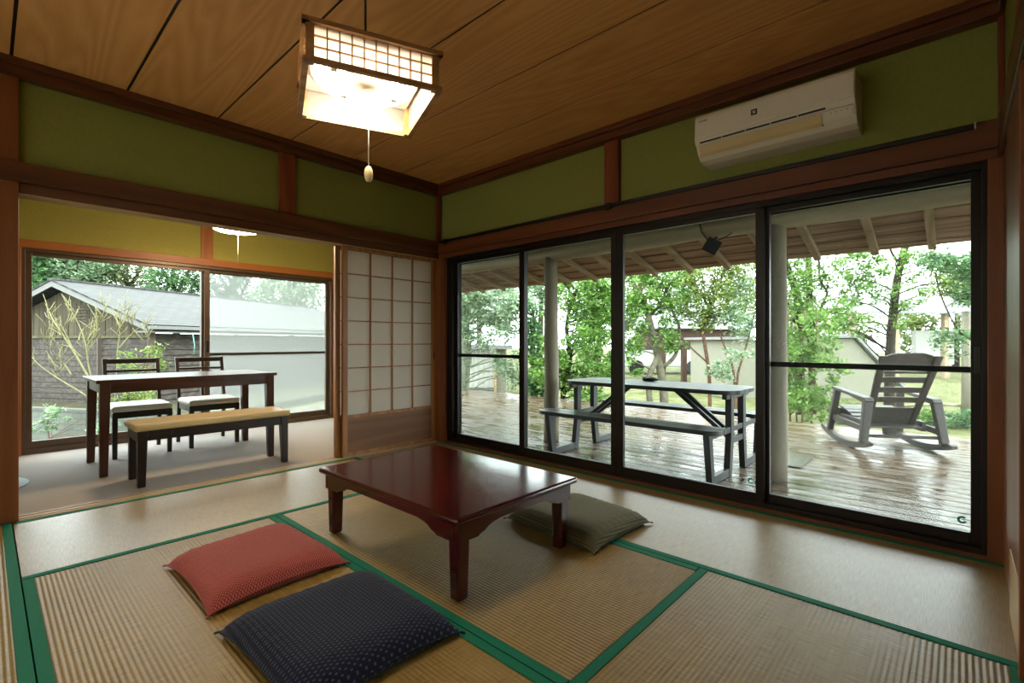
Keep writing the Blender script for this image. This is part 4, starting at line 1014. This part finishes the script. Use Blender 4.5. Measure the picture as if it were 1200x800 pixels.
m = MB(); m.prism([B(0, -.05, 1.02), B(2*HWd, -.05, 1.02), B(2*HWd, -.05, 1.075), B(0, -.05, 1.075)], ud*.06); m.build('gable_band', wood('barn_band', '#5d5a40*0.6', '#77725a*0.6', 'x', .9, .1), t)
m = MB(); z = zb
while z < ze-.05:
    z1 = min(z+.118, ze-.04); a = [B(-.005, 0, z), B(-.005, LB, z), B(0, LB, z1-.014), B(0, 0, z1-.014)]
    m.hexa([p-gd*.03 for p in a[:2]]+[p-gd*.012 for p in a[2:]], [p+gd*.05 for p in a]); z = z1
m.build('side_siding', BARNW, t)
MB().prism([B(.02, .02, zb), B(2*HWd-.02, .02, zb), B(2*HWd-.02, .02, 1.05), B(.02, .02, 1.05)], ud*(LB-.1)).build('dark_gap_backing', BLACKM, t)  # black backing, paints dark shade into the gaps between siding boards
MB().bar(B(-.02, -.03, zb), B(-.02, -.03, ze-.02), .12, .12, (1, 0, 0)).build('corner_post', wood('barn_post', '#6a5f55*0.6', '#85796c*0.6', 'z', .9, .1), t)
MB().bar(B(1.30, -.05, zb), B(1.30, -.05, 1.02), .09, .03, gd).build('batten', MATS['barn_post'], t)
# vent
vt = MB()
for i in range(6): vt.prism([B(1.62, -.05, 1.36+i*.065), B(1.94, -.05, 1.36+i*.065), B(1.94, -.05, 1.40+i*.065), B(1.62, -.05, 1.40+i*.065)], ud*.02)
vt.prism([B(1.59, -.045, 1.33), B(1.62, -.045, 1.33), B(1.62, -.045, 1.76), B(1.59, -.045, 1.76)], ud*.02).prism([B(1.94, -.045, 1.33), B(1.97, -.045, 1.33), B(1.97, -.045, 1.76), B(1.94, -.045, 1.76)], ud*.02)
vt.build('vent', BARNV, t)
sl = (zp-ze)/HWd
def roofz(s): return zp+.09-abs(s-HWd)*sl
OH = .34
PALEB = plain('bargeboard_grey', '#9a9894*.5', .8, .2, noise=.08)
for sgn in (-1, 1):
    s1 = HWd+sgn*(HWd+OH)
    MB().prism([B(HWd, -.36, roofz(HWd)-.12), B(s1, -.36, roofz(s1)-.12), B(s1, -.36, roofz(s1)-.005), B(HWd, -.36, roofz(HWd)-.005)], ud*.03).build('bargeboard', PALEB, t)
    # roof slope as its own mesh, local axes = slope axes for the shingles
    rp = MB().hexa([(0, 0, 0), (LB+.7, 0, 0), (LB+.7-(1.2), math.hypot(HWd+OH, (HWd+OH)*sl), 0), (0, math.hypot(HWd+OH, (HWd+OH)*sl), 0)],
                   [(0, 0, .03), (LB+.7, 0, .03), (LB+.7-1.2, math.hypot(HWd+OH, (HWd+OH)*sl), .03), (0, math.hypot(HWd+OH, (HWd+OH)*sl), .03)])
    ro = rp.build('roof_slope', SHING, None)
    eave = B(s1, -.38, roofz(s1)); up = (B(HWd, -.38, roofz(HWd))-eave).normalized(); xn = ud; nz = xn.cross(up)
    if nz.z < 0: nz = -nz
    Mx = Matrix((( xn.x, up.x, nz.x, eave.x), (xn.y, up.y, nz.y, eave.y), (xn.z, up.z, nz.z, eave.z), (0, 0, 0, 1)))
    ro.parent = t; ro.matrix_local = Matrix.Translation(-t.location) @ Mx
MB().bar(B(HWd, -.38, roofz(HWd)+.035), B(HWd, LB-.9, roofz(HWd)+.035), .16, .04).build('ridge_cap', SHING, t)
s1 = -OH
MB().bar(B(s1-.03, -.36, roofz(s1)-.03), B(s1-.03, LB, roofz(s1)-.03), .07, .07).build('gutter', PALEB, t)
MB().prism([B(s1, -.36, roofz(s1)-.13), B(.0, -.36, roofz(s1)-.13), B(.0, -.36, roofz(s1)-.10), B(s1, -.36, roofz(s1)-.10)], ud*LB).build('soffit', PALEB, t)
MB().tube([D(226, 392, 10.05), D(228, 405, 10.02), D(227, 416, 10.02)], .010, 6).build('hose', plain('hose_green', '#6fa596*.7', .6, .3), t)
struct('ground_terrace', MB().prism([B(8, -1.45, -1.2), B(-2.2, -1.45, -1.2), B(-2.2, 14, -1.2), B(8, 14, -1.2)], (0, 0, .84)), SOIL)
# block wall in front of the barn
bw = thing('block_wall', 'low concrete block wall below the barn', 'wall', B(3, -1.6, -.95), None, math.atan2(gd.y, gd.x)+PI)
MB().box(-5, 5.2, -.07, .07, .001, .70).build('blocks', BLOCK, bw, world=False)
MB().box(-5, 5.2, -.08, .08, .70, .74).build('coping', CONC, bw, world=False)
# green hose / pipe on the side wall


# yellow twiggy shrub
def twig_shrub():
    dd = 8.3; base = gnd(128, dd, -.95)
    t = thing('twig_shrub', 'bare yellow twigged shrub in front of the barn gable', 'shrub', base)
    rnd = random.Random(21)
    paths = [[(128, 530), (122, 480), (105, 445), (88, 415), (75, 395), (62, 375), (56, 362)], [(118, 480), (98, 462), (70, 445), (46, 428), (32, 412)], [(112, 462), (104, 430), (100, 402), (92, 380), (82, 362)], [(100, 402), (108, 390), (114, 374)],
             [(132, 500), (136, 450), (138, 410), (140, 385), (132, 368), (118, 352)], [(140, 385), (148, 372), (152, 358)], [(138, 410), (150, 396), (162, 385), (172, 378)], [(75, 395), (68, 390), (58, 384)], [(88, 415), (80, 398), (70, 378)], [(140, 385), (142, 370), (143, 356)], [(92, 400), (96, 388), (110, 376)], [(84, 440), (76, 428), (66, 420)], [(96, 420), (84, 408), (72, 404)]]
    for i, p in enumerate(paths):
        q = smooth_path([D(x, y, dd+rnd.uniform(-.05, .05)+i*.03-.15) if j or i else base for j, (x, y) in enumerate(p)], 4)
        n = len(q); r0 = .022 if i == 0 else .014
        MB().tube(q, [r0*(1-.62*k/(n-1)) for k in range(n)], 7).build('stem', TWIG, t)
    m = MB()
    tips = [(56, 362, 60), (32, 412, 50), (82, 362, 60), (114, 374, 40), (118, 352, 70), (152, 358, 30), (172, 378, 20), (58, 384, 60), (70, 378, 60), (143, 356, 40), (110, 376, 40), (66, 420, 50), (72, 404, 60), (100, 390, 50), (140, 375, 40)]
    for x, y, _ in tips:
        for k in range(9):
            s = D(x+rnd.uniform(-4, 6), y+rnd.uniform(2, 26), dd+rnd.uniform(-.2, .2)); e = s+V((rnd.uniform(-.16, .16), rnd.uniform(-.16, .16), rnd.uniform(.1, .34)))
            m.tube([s, s.lerp(e, .5)+V((rnd.uniform(-.03, .03), 0, .0)), e], [.007, .006, .004], 5)
    m.build('twigs', TWIG, t)
twig_shrub()
b = gnd(165, 8.2, -.95)
tree('green_bush', 'small light green bush between the twiggy shrub and the barn corner', [([b, P3(168, 470, 8.2), P3(172, 430, 8.2), P3(178, 405, 8.2)], .02, .008)], [crown(160, 470, 8.2, 26, 14, 1.2), crown(172, 425, 8.2, 22, 22, .7), crown(150, 425, 8.2, 12, 14, .3), crown(185, 410, 8.2, 8, 8, .15)], LEAFY, BARKR, .075, 46, 26, .11, 31, 'shrub')
b = gnd(60, 7.9, -.95)
tree('wall_plant', 'leafy plant climbing in front of the block wall', [([b, P3(56, 490, 7.9), P3(66, 476, 7.9)], .01, .006)], [crown(56, 494, 7.9, 8, 16, 1), crown(70, 484, 7.9, 12, 10, .7), crown(120, 500, 7.7, 14, 34, 1.6), crown(36, 505, 7.8, 6, 20, .4)], LEAFP, BARKR, .07, 40, 22, .09, 32, 'plant')
m = MB(); rnd = random.Random(77); gb = gnd(90, 7.6, -.95)
for k in range(700):
    px = rnd.uniform(20, 330); p = gnd(px, rnd.uniform(7.2, 8.05), -.955); h = rnd.uniform(.12, .42)
    e = p+V((rnd.uniform(-.12, .12), rnd.uniform(-.12, .12), h)); w = u*.006
    m.add([p-w, p+w, e], [(0, 1, 2)])
o = m.build('dry_grass', plain('dry_grass_blade', '#8f8a62*0.6', .9, .1)); tag(o, 'thin dry grass growing before the block wall', 'grass', kind='stuff')
# trees behind the barn
for i, (px, py, d, rw, rh, mt, per, lb) in enumerate(((40, 325, 19, 34, 34, LEAFD, 44, 'broad dark green tree behind the left end of the barn'), (95, 316, 20, 40, 26, LEAFP, 44, 'grey green tree rising behind the barn ridge'), (150, 322, 21, 34, 26, LEAFO, 22, 'sparse olive tree behind the middle of the barn roof'), (205, 328, 20, 34, 26, LEAFD, 20, 'thin dark tree seen left of the window meeting stile'), (275, 340, 22, 40, 26, LEAFD, 44, 'dark tree behind the insect screen, above the barn roof'), (340, 346, 21, 44, 26, LEAFP, 40, 'grey green tree at the right end of the barn roof'))):
    b = gnd(px, d, -.95)
    tree('barn_tree', lb, [([b, P3(px+2, py+30, d), P3(px-3, py, d), P3(px+4, py-40, d)], .16, .05), ([P3(px, py+20, d), P3(px+16, py-10, d), P3(px+24, py-34, d)], .08, .03), ([P3(px, py+10, d), P3(px-16, py-14, d), P3(px-22, py-34, d)], .07, .03)],
         [crown(px, py, d, rw, rh, 2, 1.2), crown(px+5, py-35, d, rw, 18, 1, 1.2)], mt, BARKD, .17, 190, per, .42, 80+i, group='trees behind the barn')

# ------------------------------------------------------------------ light
w = bpy.data.worlds.new('overcast'); SC.world = w; w.use_nodes = True; nt = w.node_tree; nt.nodes.clear()
bg = nt.nodes.new('ShaderNodeBackground'); ou = nt.nodes.new('ShaderNodeOutputWorld'); nt.links.new(bg.outputs[0], ou.inputs[0])
bg.inputs[0].default_value = (.93, .97, 1.0, 1); bg.inputs[1].default_value = 11
SC.view_settings.view_transform = 'Standard'; SC.view_settings.look = 'None'; SC.view_settings.exposure = 0.0; SC.view_settings.gamma = 1; SC.view_settings.use_curve_mapping = False
cy = SC.cycles
cy.max_bounces = 14; cy.diffuse_bounces = 6; cy.glossy_bounces = 5; cy.transmission_bounces = 8; cy.transparent_max_bounces = 16
cy.use_denoising = True; cy.sample_clamp_indirect = 8.0; cy.caustics_reflective = False; cy.caustics_refractive = False
